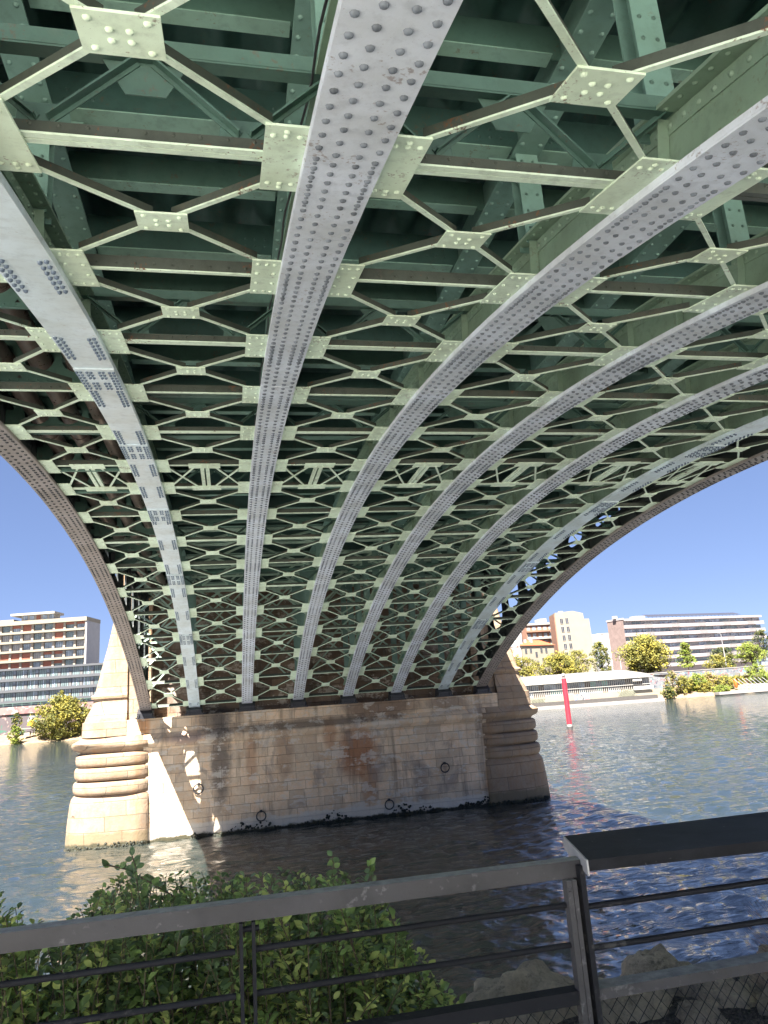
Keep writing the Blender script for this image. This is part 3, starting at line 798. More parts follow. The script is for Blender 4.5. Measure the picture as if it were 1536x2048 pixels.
BO = [((1.60, 4.15, 3.84), (0.52, 0.30, 0.30), 'pitted tan boulder left of the black double post, rising behind the lower bars'),
      ((2.30, 4.28, 3.88), (0.27, 0.18, 0.24), 'pale boulder peaking above the bottom rail just right of the post'),
      ((1.92, 3.86, 3.90), (0.30, 0.22, 0.20), 'broad tan boulder behind the wire mesh right beside the post'),
      ((2.42, 3.88, 3.91), (0.30, 0.22, 0.21), 'grey tan boulder under the black ledge board, in the middle of the row'),
      ((2.86, 3.98, 3.92), (0.28, 0.22, 0.22), 'boulder seen through the mesh at the right edge of the view'),
      ((1.22, 3.86, 3.80), (0.34, 0.22, 0.26), 'low boulder behind the bottom rail between the small shrub and the post'),
      ((2.16, 3.60, 3.95), (0.15, 0.11, 0.12), 'fist sized stone lying on the dark gravel in front of the row of boulders'),
      ((1.62, 3.66, 3.92), (0.22, 0.15, 0.15), 'flat stone behind the mesh at the foot of the double post'),
      ((2.60, 3.66, 3.96), (0.13, 0.10, 0.10), 'small pale stone on the gravel in front of the right end boulders')]
for i, (c_, s_, l_) in enumerate(BO): boulder(c_, s_, 3+i*4, l_)

# ------------------------------------------------------------------ RAILINGS
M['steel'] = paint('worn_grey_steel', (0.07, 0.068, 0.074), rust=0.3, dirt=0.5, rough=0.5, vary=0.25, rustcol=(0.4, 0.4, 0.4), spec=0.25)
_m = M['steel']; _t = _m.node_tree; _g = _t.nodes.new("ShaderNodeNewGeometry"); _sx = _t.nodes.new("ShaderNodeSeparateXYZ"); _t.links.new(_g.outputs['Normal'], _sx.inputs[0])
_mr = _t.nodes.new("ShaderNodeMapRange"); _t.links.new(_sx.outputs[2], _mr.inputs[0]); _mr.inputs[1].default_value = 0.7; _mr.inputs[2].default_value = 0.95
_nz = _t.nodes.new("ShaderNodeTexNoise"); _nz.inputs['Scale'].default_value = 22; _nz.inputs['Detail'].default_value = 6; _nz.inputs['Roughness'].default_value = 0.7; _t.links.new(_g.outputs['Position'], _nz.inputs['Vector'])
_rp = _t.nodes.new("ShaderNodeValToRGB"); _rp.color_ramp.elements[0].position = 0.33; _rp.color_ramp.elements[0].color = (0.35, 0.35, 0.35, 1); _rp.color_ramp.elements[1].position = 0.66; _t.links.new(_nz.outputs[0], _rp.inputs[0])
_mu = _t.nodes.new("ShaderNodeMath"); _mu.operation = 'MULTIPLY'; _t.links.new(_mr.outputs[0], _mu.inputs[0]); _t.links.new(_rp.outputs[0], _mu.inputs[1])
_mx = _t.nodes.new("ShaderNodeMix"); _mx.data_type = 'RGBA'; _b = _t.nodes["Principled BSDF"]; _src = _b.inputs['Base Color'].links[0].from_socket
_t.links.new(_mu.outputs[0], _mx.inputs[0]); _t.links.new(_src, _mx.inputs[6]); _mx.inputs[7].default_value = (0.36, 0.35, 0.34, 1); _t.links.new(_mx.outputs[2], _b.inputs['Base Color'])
M['blacksteel'] = paint('black_bar_steel', (0.02, 0.021, 0.026), rust=0.25, dirt=0.3, rough=0.55, rustcol=(0.2, 0.19, 0.18), spec=0.12)
t = NT('charcoal_ledge_board'); n1 = t.noise(7, 6, 0.7); n2 = t.noise(45, 4, 0.7); n3 = t.noise(2.2, 4)
col = t.mix(t.ramp(n1, [(0.35, 0), (0.75, 1)]), (0.013, 0.0135, 0.017), (0.028, 0.03, 0.036))
col = t.mix(t.math('MULTIPLY', t.ramp(n2, [(0.66, 0), (0.7, 1)]), 0.5), col, (0.25, 0.25, 0.25))
t.bump(n2, 0.15, 0.004); M['board'] = t.out(col, t.math('ADD', t.math('MULTIPLY', n3, 0.2), 0.5), 0.12)
M['boardend'] = plain('pale_aluminium_edge', (0.42, 0.42, 0.43), 0.45, metal=0.3, vary=0.12, scale=14)
GZ = 3.98
def zrel(z): return CAMZ+z
rail = thing('metal_railing', 'low dark railing with square grey handrail in front of the green shrubs', 'railing', (0.2, 2.36, GZ))
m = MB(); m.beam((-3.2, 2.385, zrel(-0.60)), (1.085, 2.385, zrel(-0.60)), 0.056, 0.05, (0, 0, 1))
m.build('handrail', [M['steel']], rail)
for z in (-0.676, -0.788):
    m = MB(); m.tube([(-3.2, 2.365, zrel(z)), (0.0, 2.365, zrel(z))], 0.0085, 10); m.tube([(0.055, 2.365, zrel(z)), (1.03, 2.365, zrel(z))], 0.0085, 10)
    m.build('rail_bar', [M['blacksteel']], rail)
m = MB(); m.box(-3.2, 1.03, 2.345, 2.395, zrel(-0.945), zrel(-0.908)); m.build('bottom_rail', [M['blacksteel']], rail)
m = MB(); m.box(0.012, 0.022, 2.345, 2.385, GZ-0.1, zrel(-0.6015)); m.box(0.047, 0.057, 2.345, 2.385, GZ-0.1, zrel(-0.6015))
m.tube([(0.022, 2.365, zrel(-0.622)), (0.068, 2.365, zrel(-0.622))], 0.008, 8)
m.build('flat_post', [M['blacksteel']], rail)
m = MB(); m.box(1.03, 1.044, 2.335, 2.40, GZ-0.1, zrel(-0.6015)); m.rivet((1.03, 2.37, zrel(-0.635)), (-1, 0, 0), 0.008, 0.008, 6)
m.box(1.012, 1.0295, 2.338, 2.372, GZ-0.1, zrel(-0.602)); m.rivet((1.02, 2.338, zrel(-0.628)), (0, -1, 0), 0.007, 0.006, 6)
m.build('end_post', [M['steel']], rail)
def mesh_panel(x0, x1, y, z0, z1, parent):
    m = MB(); pitch = 0.042; hgt = z1-z0; k = -int(hgt/pitch/1.1)-1
    n = int((x1-x0)/pitch)+1
    for i in range(k, n+1):
        for sgn in (1, -1):
            xa = x0+i*pitch if sgn > 0 else x0+(i+hgt/pitch/1.15)*pitch
            pts = []
            for q in np.linspace(0, 1, 14):
                xx = xa+sgn*q*hgt/1.15
                if x0 <= xx <= x1: pts.append((xx, y+sgn*0.0012, z0+q*hgt))
            if len(pts) > 1: m.tube(pts, 0.0013, 4, False)
    return m.build('wire_mesh', [M['blacksteel']], parent)
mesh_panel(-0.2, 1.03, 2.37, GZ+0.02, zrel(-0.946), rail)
rail2 = thing('metal_railing', 'taller black railing section topped by a broad charcoal ledge board', 'railing', (1.6, 2.4, GZ))
m = MB()
bl = Vector((1.148, 2.627, zrel(-0.53))); fl_ = Vector((1.052, 2.255, zrel(-0.53)))
m.hexa([Vector((1.055, 2.255, zrel(-0.562))), Vector((3.6, 2.07, zrel(-0.562))), Vector((3.6, 2.63, zrel(-0.562))), Vector((1.15, 2.627, zrel(-0.562)))],
       [Vector((1.055, 2.255, zrel(-0.53))), Vector((3.6, 2.07, zrel(-0.53))), Vector((3.6, 2.63, zrel(-0.53))), Vector((1.15, 2.627, zrel(-0.53)))])
ob = m.build('ledge_board', [M['board']], rail2)
m = MB(); a = Vector((1.0535, 2.2555, 0)); b = Vector((1.1485, 2.626, 0)); d = (b-a).normalized(); sd = Vector((-d.y, d.x, 0))
m.beam(a+Vector((0, 0, zrel(-0.575)))+sd*0.0025, b+Vector((0, 0, zrel(-0.575)))+sd*0.0025, 0.005, 0.0448, (0, 0, 1)); m.build('board_edge', [M['boardend']], ob)
for z in (-0.686, -0.802):
    m = MB(); m.tube([(1.07, 2.355, zrel(z)), (3.6, 2.355, zrel(z))], 0.0092, 10); m.build('rail_bar', [M['blacksteel']], rail2)
m = MB(); m.box(1.073, 3.6, 2.335, 2.40, zrel(-0.938), zrel(-0.908)); m.build('bottom_rail', [M['steel']], rail2)
m = MB(); m.box(1.056, 1.0725, 2.33, 2.40, GZ-0.1, zrel(-0.563)); m.box(1.0735, 1.085, 2.365, 2.41, GZ-0.1, zrel(-0.944))
m.tube([(1.044, 2.36, zrel(-0.632)), (1.056, 2.36, zrel(-0.632))], 0.008, 8); m.build('end_post', [M['blacksteel']], rail2)
mesh_panel(1.09, 3.6, 2.37, GZ+0.02, zrel(-0.944), rail2)

# ------------------------------------------------------------------ NEAR SHRUBS
M['leaf_a'] = leafmat('shrub_leaf', (0.20, 0.295, 0.09), 0.6, 11, 0.3, 0.4, 0.5)
M['leaf_b'] = leafmat('young_shrub_leaf', (0.46, 0.53, 0.17), 0.3, 11, 0.35, 0.45, 0.4)
M['leaf_c'] = leafmat('old_shrub_leaf', (0.105, 0.165, 0.065), 0.5, 11, 0.2, 0.38, 0.5)
M['twig'] = plain('brown_twig', (0.10, 0.075, 0.05), 0.8, vary=0.3, scale=20)
def leaf(m, p, d, n, L, W):
    d = d.normalized(); s_ = d.cross(n)
    if s_.length < 1e-3: s_ = d.orthogonal()
    s_.normalize(); n = s_.cross(d)
    prof = ((0.0, 0.08), (0.22, 0.75), (0.48, 1.0), (0.75, 0.72), (1.0, 0.06))
    mid = []; lf = []; rt = []
    for q, wv in prof:
        c = p+d*(L*q)-n*(L*0.18*q*q); mid.append(c-n*0.0)
        lf.append(c+s_*(W*wv/2)+n*(W*0.16*wv)); rt.append(c-s_*(W*wv/2)+n*(W*0.16*wv))
    k = 5; fs = []
    for i in range(k-1): fs += [(i, i+1, k+i+1, k+i), (2*k+i, 2*k+i+1, i+1, i)]
    m.add(mid+lf+rt, fs)
def shrub(label, env, Yr, nstem, seed, baseY, leafL=0.036, spread=0.12, name='leafy_shrub', dens=1.0, group='shrubs behind the railing'):
    r2 = random.Random(seed)
    xs_ = [e[0] for e in env]
    c = at((xs_[0]+xs_[-1])/2, 1900, sum(Yr)/2)
    root = thing(name, label, 'shrub', (c.x, baseY, 3.9), group)
    fo, st = MB(), MB(); fo.smooth = True
    for i in range(nstem):
        px = r2.uniform(xs_[0], xs_[-1]); tp = np.interp(px, xs_, [e[1] for e in env])
        py = tp+(r2.random()**1.5)*380*(1 if r2.random() < 0.7 else 0.15); Y = r2.uniform(*Yr)
        tip = at(px, py, Y)
        if tip.z < gz(tip.x, tip.y)+0.15: tip.z = gz(tip.x, tip.y)+0.15
        base = Vector((tip.x+r2.uniform(-.3, .3), min(max(baseY+r2.uniform(-.25, .25), 2.6), 4.4), 0)); base.z = gz(base.x, base.y)-0.05
        ctl = (base+tip)/2+Vector((r2.uniform(-spread, spread), r2.uniform(-spread, spread), r2.uniform(0.0, 0.25)))
        n = 9; pts = [base*(1-q)**2+ctl*2*q*(1-q)+tip*q*q for q in np.linspace(0, 1, n)]
        st.tube(pts, [0.0045*(1-0.75*k/n) for k in range(n)], 4, False)
        ln = (tip-base).length; cnt = int(max(9, ln/0.024)*dens); fo_cur = r2.choices((0, 1, 2), (5, 2.2, 3))[0]
        for k in range(cnt):
            q = 0.22+0.78*(k+r2.random()*0.7)/cnt; q = min(q, 1.0)
            p = base*(1-q)**2+ctl*2*q*(1-q)+tip*q*q
            tg = (ctl-base)*(1-q)+(tip-ctl)*q; tg.normalize()
            for sgn in (-1, 1):
                az = r2.uniform(0, 6.28); side = Vector((math.cos(az), math.sin(az), r2.uniform(-0.2, 0.5)))
                d = side+tg*0.7; nn = Vector((r2.uniform(-.7, .7), r2.uniform(-.9, .4), 1.0)).normalized()
                L = leafL*r2.choice((0.5, 0.7, 0.85, 1.0, 1.0, 1.25))*r2.uniform(0.85, 1.1)*(1.0 if q < 0.9 else 0.7)
                fo.cur = fo_cur if r2.random() < 0.75 else r2.choice((0, 1, 2))
                leaf(fo, p+side*0.012, d, nn, L, L*r2.uniform(0.52, 0.68))
    fo.build('foliage', [M['leaf_a'], M['leaf_b'], M['leaf_c']], root); st.build('stems', [M['twig']], root)
    return root
shrub('tall leafy green shrub filling the space behind the grey handrail', [(130, 1850), (185, 1790), (230, 1745), (275, 1740), (330, 1745), (420, 1742), (480, 1748), (560, 1738), (640, 1750), (700, 1742), (760, 1765), (790, 1850), (815, 1930)], (2.75, 3.6), 360, 1, 3.1)
shrub('leafy green shrub at the left edge of the view, behind the handrail', [(-260, 1790), (-100, 1775), (0, 1785), (30, 1790), (70, 1815), (105, 1835), (135, 1880)], (2.7, 3.3), 150, 2, 3.0)
shrub('small bright green shrub beside the tan boulder, below the rail bars', [(700, 1900), (760, 1905), (800, 1915), (850, 1950), (885, 1985), (915, 2040)], (2.9, 3.6), 90, 3, 3.2, 0.04)
# single sprigs standing clear of the shrub
r2 = random.Random(5)
for pts, lab in (([(360, 1800), (300, 1765), (250, 1738), (205, 1728)], 'long sprig arching left above the handrail, out over the water'),
                 ([(300, 1800), (275, 1770), (272, 1735), (264, 1712)], 'upright sprig with rounded leaves, the highest at the left of the tall shrub'),
                 ([(640, 1800), (662, 1760), (668, 1735), (664, 1712)], 'upright pale sprig above the middle of the handrail'),
                 ([(250, 1830), (215, 1800), (190, 1790)], 'short dark sprig low above the handrail at the left end of the tall shrub'),
                 ([(745, 1780), (742, 1745), (738, 1728)], 'short upright sprig at the right end of the tall shrub')):
    P = [at(a, b, 3.05) for a, b in pts]; root = thing('sprig', lab, 'sprig', P[0], 'sprigs standing above the shrub')
    fo, st = MB(), MB(); fo.smooth = True; st.tube(P, 0.003, 4, False)
    for i in range(len(P)-1):
        for q in np.linspace(0, 1, 5):
            d = Vector((r2.uniform(-1, 1), r2.uniform(-.6, .3), r2.uniform(-.3, 1))); fo.cur = r2.choice((0, 2, 2))
            leaf(fo, P[i].lerp(P[i+1], q), d, Vector((r2.uniform(-.5, .5), -1, .4)), 0.034*r2.uniform(.7, 1.1), 0.021)
    fo.build('foliage', [M['leaf_a'], M['leaf_b'], M['leaf_c']], root); st.build('stem', [M['twig']], root)
root = thing('dry_grass', 'wispy dry reddish grass tuft at the right edge beyond the rail bars', 'grass tuft', (2.5, 3.1, 3.9))
g = MB()
for i in range(130):
    b = Vector((2.62+r2.gauss(0, .06), 3.1+r2.gauss(0, .06), 3.92)); tip = at(r2.uniform(1488, 1600), r2.uniform(1775, 1960), 3.0+r2.uniform(-.1, .2))
    mid = (b+tip)/2+Vector((r2.uniform(-.03, .03), 0, 0.08)); g.tube([b, mid, tip], [0.0016, 0.0012, 0.0005], 3, False)
g.build('stems', [plain('dry_grass_stem', (0.30, 0.2, 0.15), 0.8, vary=0.3, scale=9)], root)

# ------------------------------------------------------------------ FAR BANK
EDGE = [(-420, 250), (-140, 215), (-36, 204), (67, 176), (107, 157), (200, 150), (480, 140)]
def edge_y(x): return float(np.interp(x, [e[0] for e in EDGE], [e[1] for e in EDGE]))
def terr(x): return float(np.interp(x, [-20, 45], [8.8, 5.6]))
t = NT('sandy_bank'); n1 = t.noise(0.35, 6, 0.7); n2 = t.noise(2.2, 5, 0.7)
col = t.mix(t.ramp(n1, [(0.35, 0), (0.65, 1)]), (0.17, 0.125, 0.08), (0.26, 0.195, 0.125))
col = t.mix(t.ramp(n2, [(0.55, 0), (0.7, 1)]), col, (0.13, 0.12, 0.06)); t.bump(n2, 0.6, 0.3); M['sand'] = t.out(col, 0.9, 0.2)
M['street'] = plain('pale_terrace_ground', (0.16, 0.15, 0.135), 0.9)
m = MB(); xs = list(np.linspace(-420, -80, 12))+list(np.linspace(-72, 150, 110))+list(np.linspace(160, 480, 12)); rings = []
for off, z in ((-4, -0.6), (-0.2, -0.05), (0.8, 0.25), (3, 0.75), (7, 1.5), (12, 2.0), (15.6, 2.2)):
    rings.append([Vector((x, edge_y(x)+off+0.6*math.sin(x*0.7)+0.4*math.sin(x*1.9), z+(rng.uniform(-.12, .12) if 0 < off < 14 else 0))) for x in xs])
m.loft(rings, smooth=True); o = m.build('far_bank', [M['sand']]); o['kind'] = 'structure'
m = MB(); rings = [[Vector((x, edge_y(x)+o_, terr(x))) for x in xs] for o_ in (15.3, 120, 700)]
m.loft(rings); o = m.build('far_terrace', [M['street']]); o['kind'] = 'structure'

def far_z(x, y):
    off = y-edge_y(x)
    if off > 15.2: return terr(x)
    return float(np.interp(off, [-0.2, 0.8, 3, 7, 12, 15.6], [-0.05, 0.25, 0.75, 1.5, 2.0, 2.2]))
def wall_along(m, x0, x1, off, z0, z1, th=0.5, n=14):
    for a, b in zip(np.linspace(x0, x1, n+1)[:-1], np.linspace(x0, x1, n+1)[1:]):
        ya, yb = edge_y(a)+off, edge_y(b)+off
        f = lambda z, q: z(q) if callable(z) else z
        m.hexa([(a, ya, f(z0, a)), (b, yb, f(z0, b)), (b, yb+th, f(z0, b)), (a, ya+th, f(z0, a))], [(a, ya, f(z1, a)), (b, yb, f(z1, b)), (b, yb+th, f(z1, b)), (a, ya+th, f(z1, a))])
def mural(name, base, cols, scale, thr=0.5):
    t = NT(name); n1 = t.noise(scale*0.5, 3, 0.5); col = t.mix(t.ramp(t.noise(0.4, 4), [(0.3, 0), (0.7, 1)]), tuple(x*0.8 for x in base), base)
    z = t.sep()[2]
    for i, c in enumerate(cols):
        mp = t.n("ShaderNodeMapping"); t.set(mp.inputs['Vector'], t.xyz()); mp.inputs['Location'].default_value = (i*7.3, i*3.1, i*5.7)
        nn = t.noise(scale*(0.6+0.25*i), 2.5, 0.5, vec=mp.outputs[0], dist=1.2)
        col = t.mix(t.ramp(nn, [(thr+0.04, 0), (thr+0.06, 1)]), col, c)
    return t.out(col, 0.85, 0.2)
lw = thing('quay_wall', 'dark stone quay wall with white graffiti and a pink panelled parapet', 'wall', (-40, edge_y(-40)+15, 2.2))
m = MB(); wall_along(m, -150, 10, 14.6, 1.6, 7.4); m.build('wall_face', [mural('graffiti_dark_stone', (0.10, 0.085, 0.09), [(0.25, 0.24, 0.25), (0.25, 0.17, 0.155), (0.05, 0.12, 0.09)], 0.55, 0.56)], lw)
m = MB(); wall_along(m, -150, 10, 14.2, 7.41, 9.3, 0.4, 40); m.build('parapet', [mural('pink_parapet_panel', (0.23, 0.15, 0.14), [(0.26, 0.2, 0.175), (0.2, 0.1, 0.1), (0.28, 0.25, 0.23)], 0.5, 0.55)], lw)
m = MB()
for x in np.arange(-120, 0, 2.4): m.box(x-0.04, x+0.04, edge_y(x)+14.5, edge_y(x)+14.58, 9.3, 10.3)
wall_along(m, -120, 0, 14.5, 10.25, 10.33, 0.06); wall_along(m, -120, 0, 14.5, 9.8, 9.85, 0.05); m.build('guard_rail', [M['mid']], lw)
rw = thing('mural_wall', 'riverside wall on the right bank painted with colourful graffiti', 'wall', (105, edge_y(105)+15, 2.2))
m = MB(); wall_along(m, 62, 240, 14.6, 1.6, 5.95); m.build('wall_face', [mural('graffiti_pale_wall', (0.15, 0.155, 0.17), [(0.19, 0.19, 0.19), (0.10, 0.17, 0.22), (0.24, 0.08, 0.085), (0.11, 0.19, 0.17), (0.28, 0.26, 0.21), (0.06, 0.07, 0.09)], 0.8, 0.565)], rw)
m = MB(); wall_along(m, 62, 240, 14.5, 5.955, 6.15, 0.7); m.build('coping', [plain('wall_coping', (0.22, 0.21, 0.2))], rw)

# ------------------------------------------------------------------ FAR BUILDINGS
def frame(pL, pR):
    L, Rr = at(*pL), at(*pR); u = Vector((Rr.x-L.x, Rr.y-L.y, 0)); W = u.length; u.normalize()
    n = Vector((u.y, -u.x, 0)); O = Vector((Rr.x-u.x*W, Rr.y-u.y*W, 0)); return O, u, n, W
M['cream'] = plain('cream_render', (0.204, 0.179, 0.139), 0.8, vary=0.06, scale=0.5)
M['white'] = plain('white_render', (0.268, 0.251, 0.230), 0.8, vary=0.06, scale=0.5)
M['whitegrey'] = plain('pale_grey_render', (0.297, 0.291, 0.297), 0.8, vary=0.06, scale=0.5)
M['brickred'] = plain('orange_brick', (0.238, 0.124, 0.082), 0.85, vary=0.12, scale=1.2)
M['brickpink'] = plain('pinkish_brick', (0.180, 0.131, 0.119), 0.85, vary=0.16, scale=0.9)
M['pinkwhite'] = plain('pinkish_white_concrete', (0.302, 0.260, 0.260), 0.8, vary=0.06, scale=0.6)
M['tile'] = plain('orange_red_tile', (0.34, 0.075, 0.03), 0.8, vary=0.15, scale=1.5)
M['blind'] = plain('terracotta_blind', (0.237, 0.085, 0.055), 0.7, vary=0.15, scale=1.0)
M['pillar'] = plain('peach_pillar', (0.26, 0.22, 0.18), 0.8, vary=0.08)
M['steelgrey'] = plain('slate_grey_cladding', (0.068, 0.071, 0.078), 0.6, vary=0.1)
M['glass1'] = glass('grey_window_glass', (0.250, 0.294, 0.340)); M['glass2'] = glass('pale_cyan_glass', (0.146, 0.187, 0.187), 0.2, 0.25); M['glass3'] = glass('dark_window_glass', (0.146, 0.160, 0.181))
M['glass4'] = glass('near_black_window_glass', (0.03, 0.033, 0.04))  # darker panes for the cream block and the tiled house
M['curtain'] = plain('pale_curtained_window', (0.26, 0.26, 0.265), 0.4, vary=0.3, scale=0.8)
M['wframe'] = plain('window_frame_grey', (0.129, 0.125, 0.125), 0.6); M['solar'] = plain('solar_cell', (0.046, 0.046, 0.057), 0.3)
def win(parent, O, u, n, u0, u1, z0, z1, gl, fr, bars=1, d=0.05, rec=0.0, name='window'):
    m = MB(); m.cur = 0; m.obox(O, u, n, u0, u1, rec, rec+d, z0, z1); m.cur = 1; t_ = 0.07
    for a in np.linspace(u0, u1, bars+2): m.obox(O, u, n, max(u0, a-t_/2), min(u1, a+t_/2), rec+d+0.002, rec+d+0.05, z0, z1)
    m.obox(O, u, n, u0, u1, rec+d+0.053, rec+d+0.08, z0, z0+t_); m.obox(O, u, n, u0, u1, rec+d+0.053, rec+d+0.08, z1-t_, z1)
    return m.build(name, [gl, fr], parent)

# white and red apartment block, far left
YA = 250.0
O, u, n, W = frame((-75, 1266, 258), (173, 1236, YA)); zt = at(173, 1233, YA).z; mp = (at(173, 1236, YA).z-at(173, 1336, YA).z)/100
b = thing('apartment_block', 'white apartment block with terracotta blinds and long balconies on the far left', 'building', O+u*(W/2))
wm = MB(); m = wm; m.obox(O, u, n, 0, W, -11, -1.3, 8, zt-8.2*mp)
m.obox(O, u, n, W-0.35, W, -1.29, 0.05, 8, zt-8.2*mp)
m = MB(); m.obox(O, u, n, -0.1, W+0.25, -11.2, 0.4, zt-8.1*mp, zt); m.build('roof', [M['cream']], b)
q = O+u*W
m = MB(); m.obox(O, u, n, W+0.01, W+0.2, -11, 0.02, 8, zt-8.2*mp); m.build('end_wall', [M['whitegrey']], b)
r2 = random.Random(21)
pit = 21.6*mp; nb = int(W/pit)
for k in range(5):
    zw1 = zt-(8.3+18.75*k)*mp; zw0 = zw1-13.2*mp
    m = MB(); m.obox(O, u, n, 0, W-0.4, -1.2, 0.3, zw0-4.6*mp, zw0-0.05); m.build('balcony', [M['cream']], b)
    wm.cur = 1
    for i in range(nb+1):
        uc = W-0.4-i*pit; wm.obox(O, u, n, uc-2.2*mp, uc+2.2*mp, -1.28, -0.6, zw0, zw1-0.02)
    for i in range(nb):
        u1 = W-0.4-i*pit-2.4*mp; u0 = u1-16.6*mp
        if u0 < 0: continue
        win(b, O, u, n, u0, u1, zw0, zw1-0.05, r2.choice((M['glass1'], M['glass2'], M['curtain'])), M['wframe'], 3, 0.05, -1.28)
        if (k in (0, 3, 4) and i not in (0, 1, 4) and r2.random() < 0.8) or (k == 1 and i == 2) or (k == 0 and i < 2):
            fr_ = r2.choice((0.45, 1.0, 1.0)) if k != 0 or i > 1 else 0.35
            m = MB(); m.obox(O, u, n, u0, u1, -0.9, -0.8, zw1-(zw1-zw0)*fr_, zw1-0.06); m.build('blind', [M['blind']], b)
wm.build('wall', [M['white'], M['pillar']], b)
m = MB(); P0 = W-(173-22)*mp; P1 = W-(173-100)*mp
m.obox(O, u, n, P0+2, P1, -7, -2.0, zt+0.001, zt+12*mp); m.build('penthouse', [M['white']], b)
m = MB(); m.obox(O, u, n, P0-1, P1+0.8, -8, -0.8, zt+12.01*mp, zt+16.5*mp); m.build('penthouse_roof', [M['white']], b)
for i in range(5): win(b, O, u, n, P0+2.6+i*2.1, P0+4.0+i*2.1, zt+2*mp, zt+11.6*mp, M['glass1'] if i != 2 else M['blind'], M['wframe'], 1, 0.05, -2.0)
m = MB(); m.obox(O, u, n, 0, P0, -8, -1, zt+0.001, zt+5*mp); m.build('roof_parapet', [M['cream']], b)

# grey glazed building in front of it
YG = 236.0
O, u, n, W = frame((-80, 1349, 241), (214, 1322, YG)); mp = (at(190, 1236, YG).z-at(190, 1336, YG).z)/100; zt = at(196, 1326, YG).z
b = thing('glazed_building', 'long low slate grey building with three rows of pale cyan glazing', 'building', O+u*(W/2))
m = MB(); m.obox(O, u, n, 0, W, -12, -0.6, zt-62*mp, zt-4*mp); m.build('wall', [M['steelgrey']], b)
m = MB(); m.obox(O, u, n, -0.2, W+0.2, -12.2, 0.5, zt-3.9*mp, zt); m.build('roof', [M['steelgrey']], b)
pit = 21.4*mp; nb = int(W/pit)
for k in range(3):
    z1 = zt-(4.2+21.3*k)*mp; z0 = z1-15.6*mp
    m = MB(); m.obox(O, u, n, -0.1, W+0.1, -0.5, 0.4, z0-5.4*mp, z0-0.02); m.build('floor_band', [M['steelgrey']], b)
    for i in range(nb):
        u0 = i*pit; m = MB(); r2.seed(k*100+i)
        for g in range(6):
            m.cur = r2.choices((0, 1), (4, 1))[0] if g < 4 else (2 if r2.random() < .6 else 0)
            a = u0+g*pit/6
            if g < 4: m.obox(O, u, n, a+0.10, a+pit/6-0.07, -0.55, -0.45, z0, z1-0.02)
            elif g == 4: m.cur = 2; m.obox(O, u, n, a+0.06, a+pit/6+0.30, -0.55, -0.45, z0+(z1-z0)*0.52, z1-0.02); m.cur = 3; m.obox(O, u, n, a+0.06, a+pit/6+0.30, -0.55, -0.45, z0, z0+(z1-z0)*0.5)
        m.build('window', [M['glass2'], M['glass1'], M['glass3'], M['wframe']], b)
m = MB(); m.obox(O, u, n, 0, W, -9, -2, 8.0, zt-62*mp-0.01); m.build('undercroft', [M['glass3']], b)

# pink slab block on the right
YS = 245.0
O, u, n, W = frame((1245, 1238, YS), (1519, 1226, 262)); O = at(1245, 1238, YS); O.z = 0
L_, R_ = at(1245, 1238, YS), at(1519, 1226, 262); mp = (at(1300, 1236, YS).z-at(1300, 1336, YS).z)/100; zt = L_.z
b = thing('slab_block', 'long pinkish six storey apartment slab with continuous balconies and rooftop solar panels', 'building', O+u*(W/2))
m = MB(); m.obox(O, u, n, 0, W-2, -8, -1.0, 5, zt-0.7); m.build('wall', [M['pinkwhite']], b)
m = MB(); m.obox(O, u, n, 0.3, W+0.2, -8.3, 0.5, zt-4.4*mp, zt); m.build('roof', [M['pinkwhite']], b)
m = MB(); m.obox(O, u, n, -0.3, -0.01, -8, 0.1, 5, zt-0.3); m.build('end_wall', [M['brickpink']], b)
m = MB(); m.obox(O, u, n, -0.45, 0.29, -8.2, 0.3, zt-0.29, zt+0.35); m.build('end_coping', [M['pinkwhite']], b)
r2.seed(5); pit = W/16
for k in range(6):
    z1 = zt-(4.6+16.1*k)*mp; z0 = z1-8.0*mp
    m = MB(); m.obox(O, u, n, 0.35, W+(0.9 if k < 3 else -2), -0.9, 0.55, z0-7.2*mp, z0-0.02); m.build('balcony', [M['pinkwhite']], b)
    for i in range(16):
        if k > 2 and i == 15: continue
        g = r2.choice((M['glass1'], M['glass1'], M['glass2'], M['curtain'], M['curtain']))
        win(b, O, u, n, 0.4+i*pit+0.12, 0.4+(i+1)*pit-0.12, z0, z1-0.03, g, M['pinkwhite'], r2.choice((2, 3, 4)), 0.05, -0.98)
    for i in range(2, 16, 3):
        m = MB(); a = 0.4+(i+0.1*k)*pit
        for q in range(13): m.obox(O, u, n, a+q*0.32, a+q*0.32+0.10, 0.56, 0.62, z0-6.2*mp, z0+0.3)
        m.obox(O, u, n, a, a+4, 0.625, 0.66, z0+0.25, z0+0.33); m.build('balcony_rail', [M['wframe']], b)
ns = 24; s0, s1 = W*0.17, W*0.845
for i in range(ns):
    a = s0+(s1-s0)*i/ns; m = MB(); c = (s1-s0)/ns
    p = lambda uu, dd, zz: O+u*uu+n*dd+Vector((0, 0, zz))
    m.prism([p(a+0.05, 0.2, zt+0.5), p(a+c-0.05, 0.2, zt+0.5), p(a+c-0.05, -3.0, zt+9.0*mp), p(a+0.05, -3.0, zt+9.0*mp)], (0, 0, 0.08))
    m.obox(O, u, n, a+0.1, a+0.18, -0.1, 0.0, zt+0.002, zt+0.55); m.build('solar_panel', [M['solar']], b)
m = MB(); m.obox(O, u, n, W*0.10, W*0.165, -4, -1, zt+0.002, zt+6*mp); m.build('roof_hut', [M['white']], b)
m = MB(); m.obox(O, u, n, -1.2, 0.1, -4, -2.6, zt+0.36, zt+8*mp); m.build('chimney', [M['white']], b)

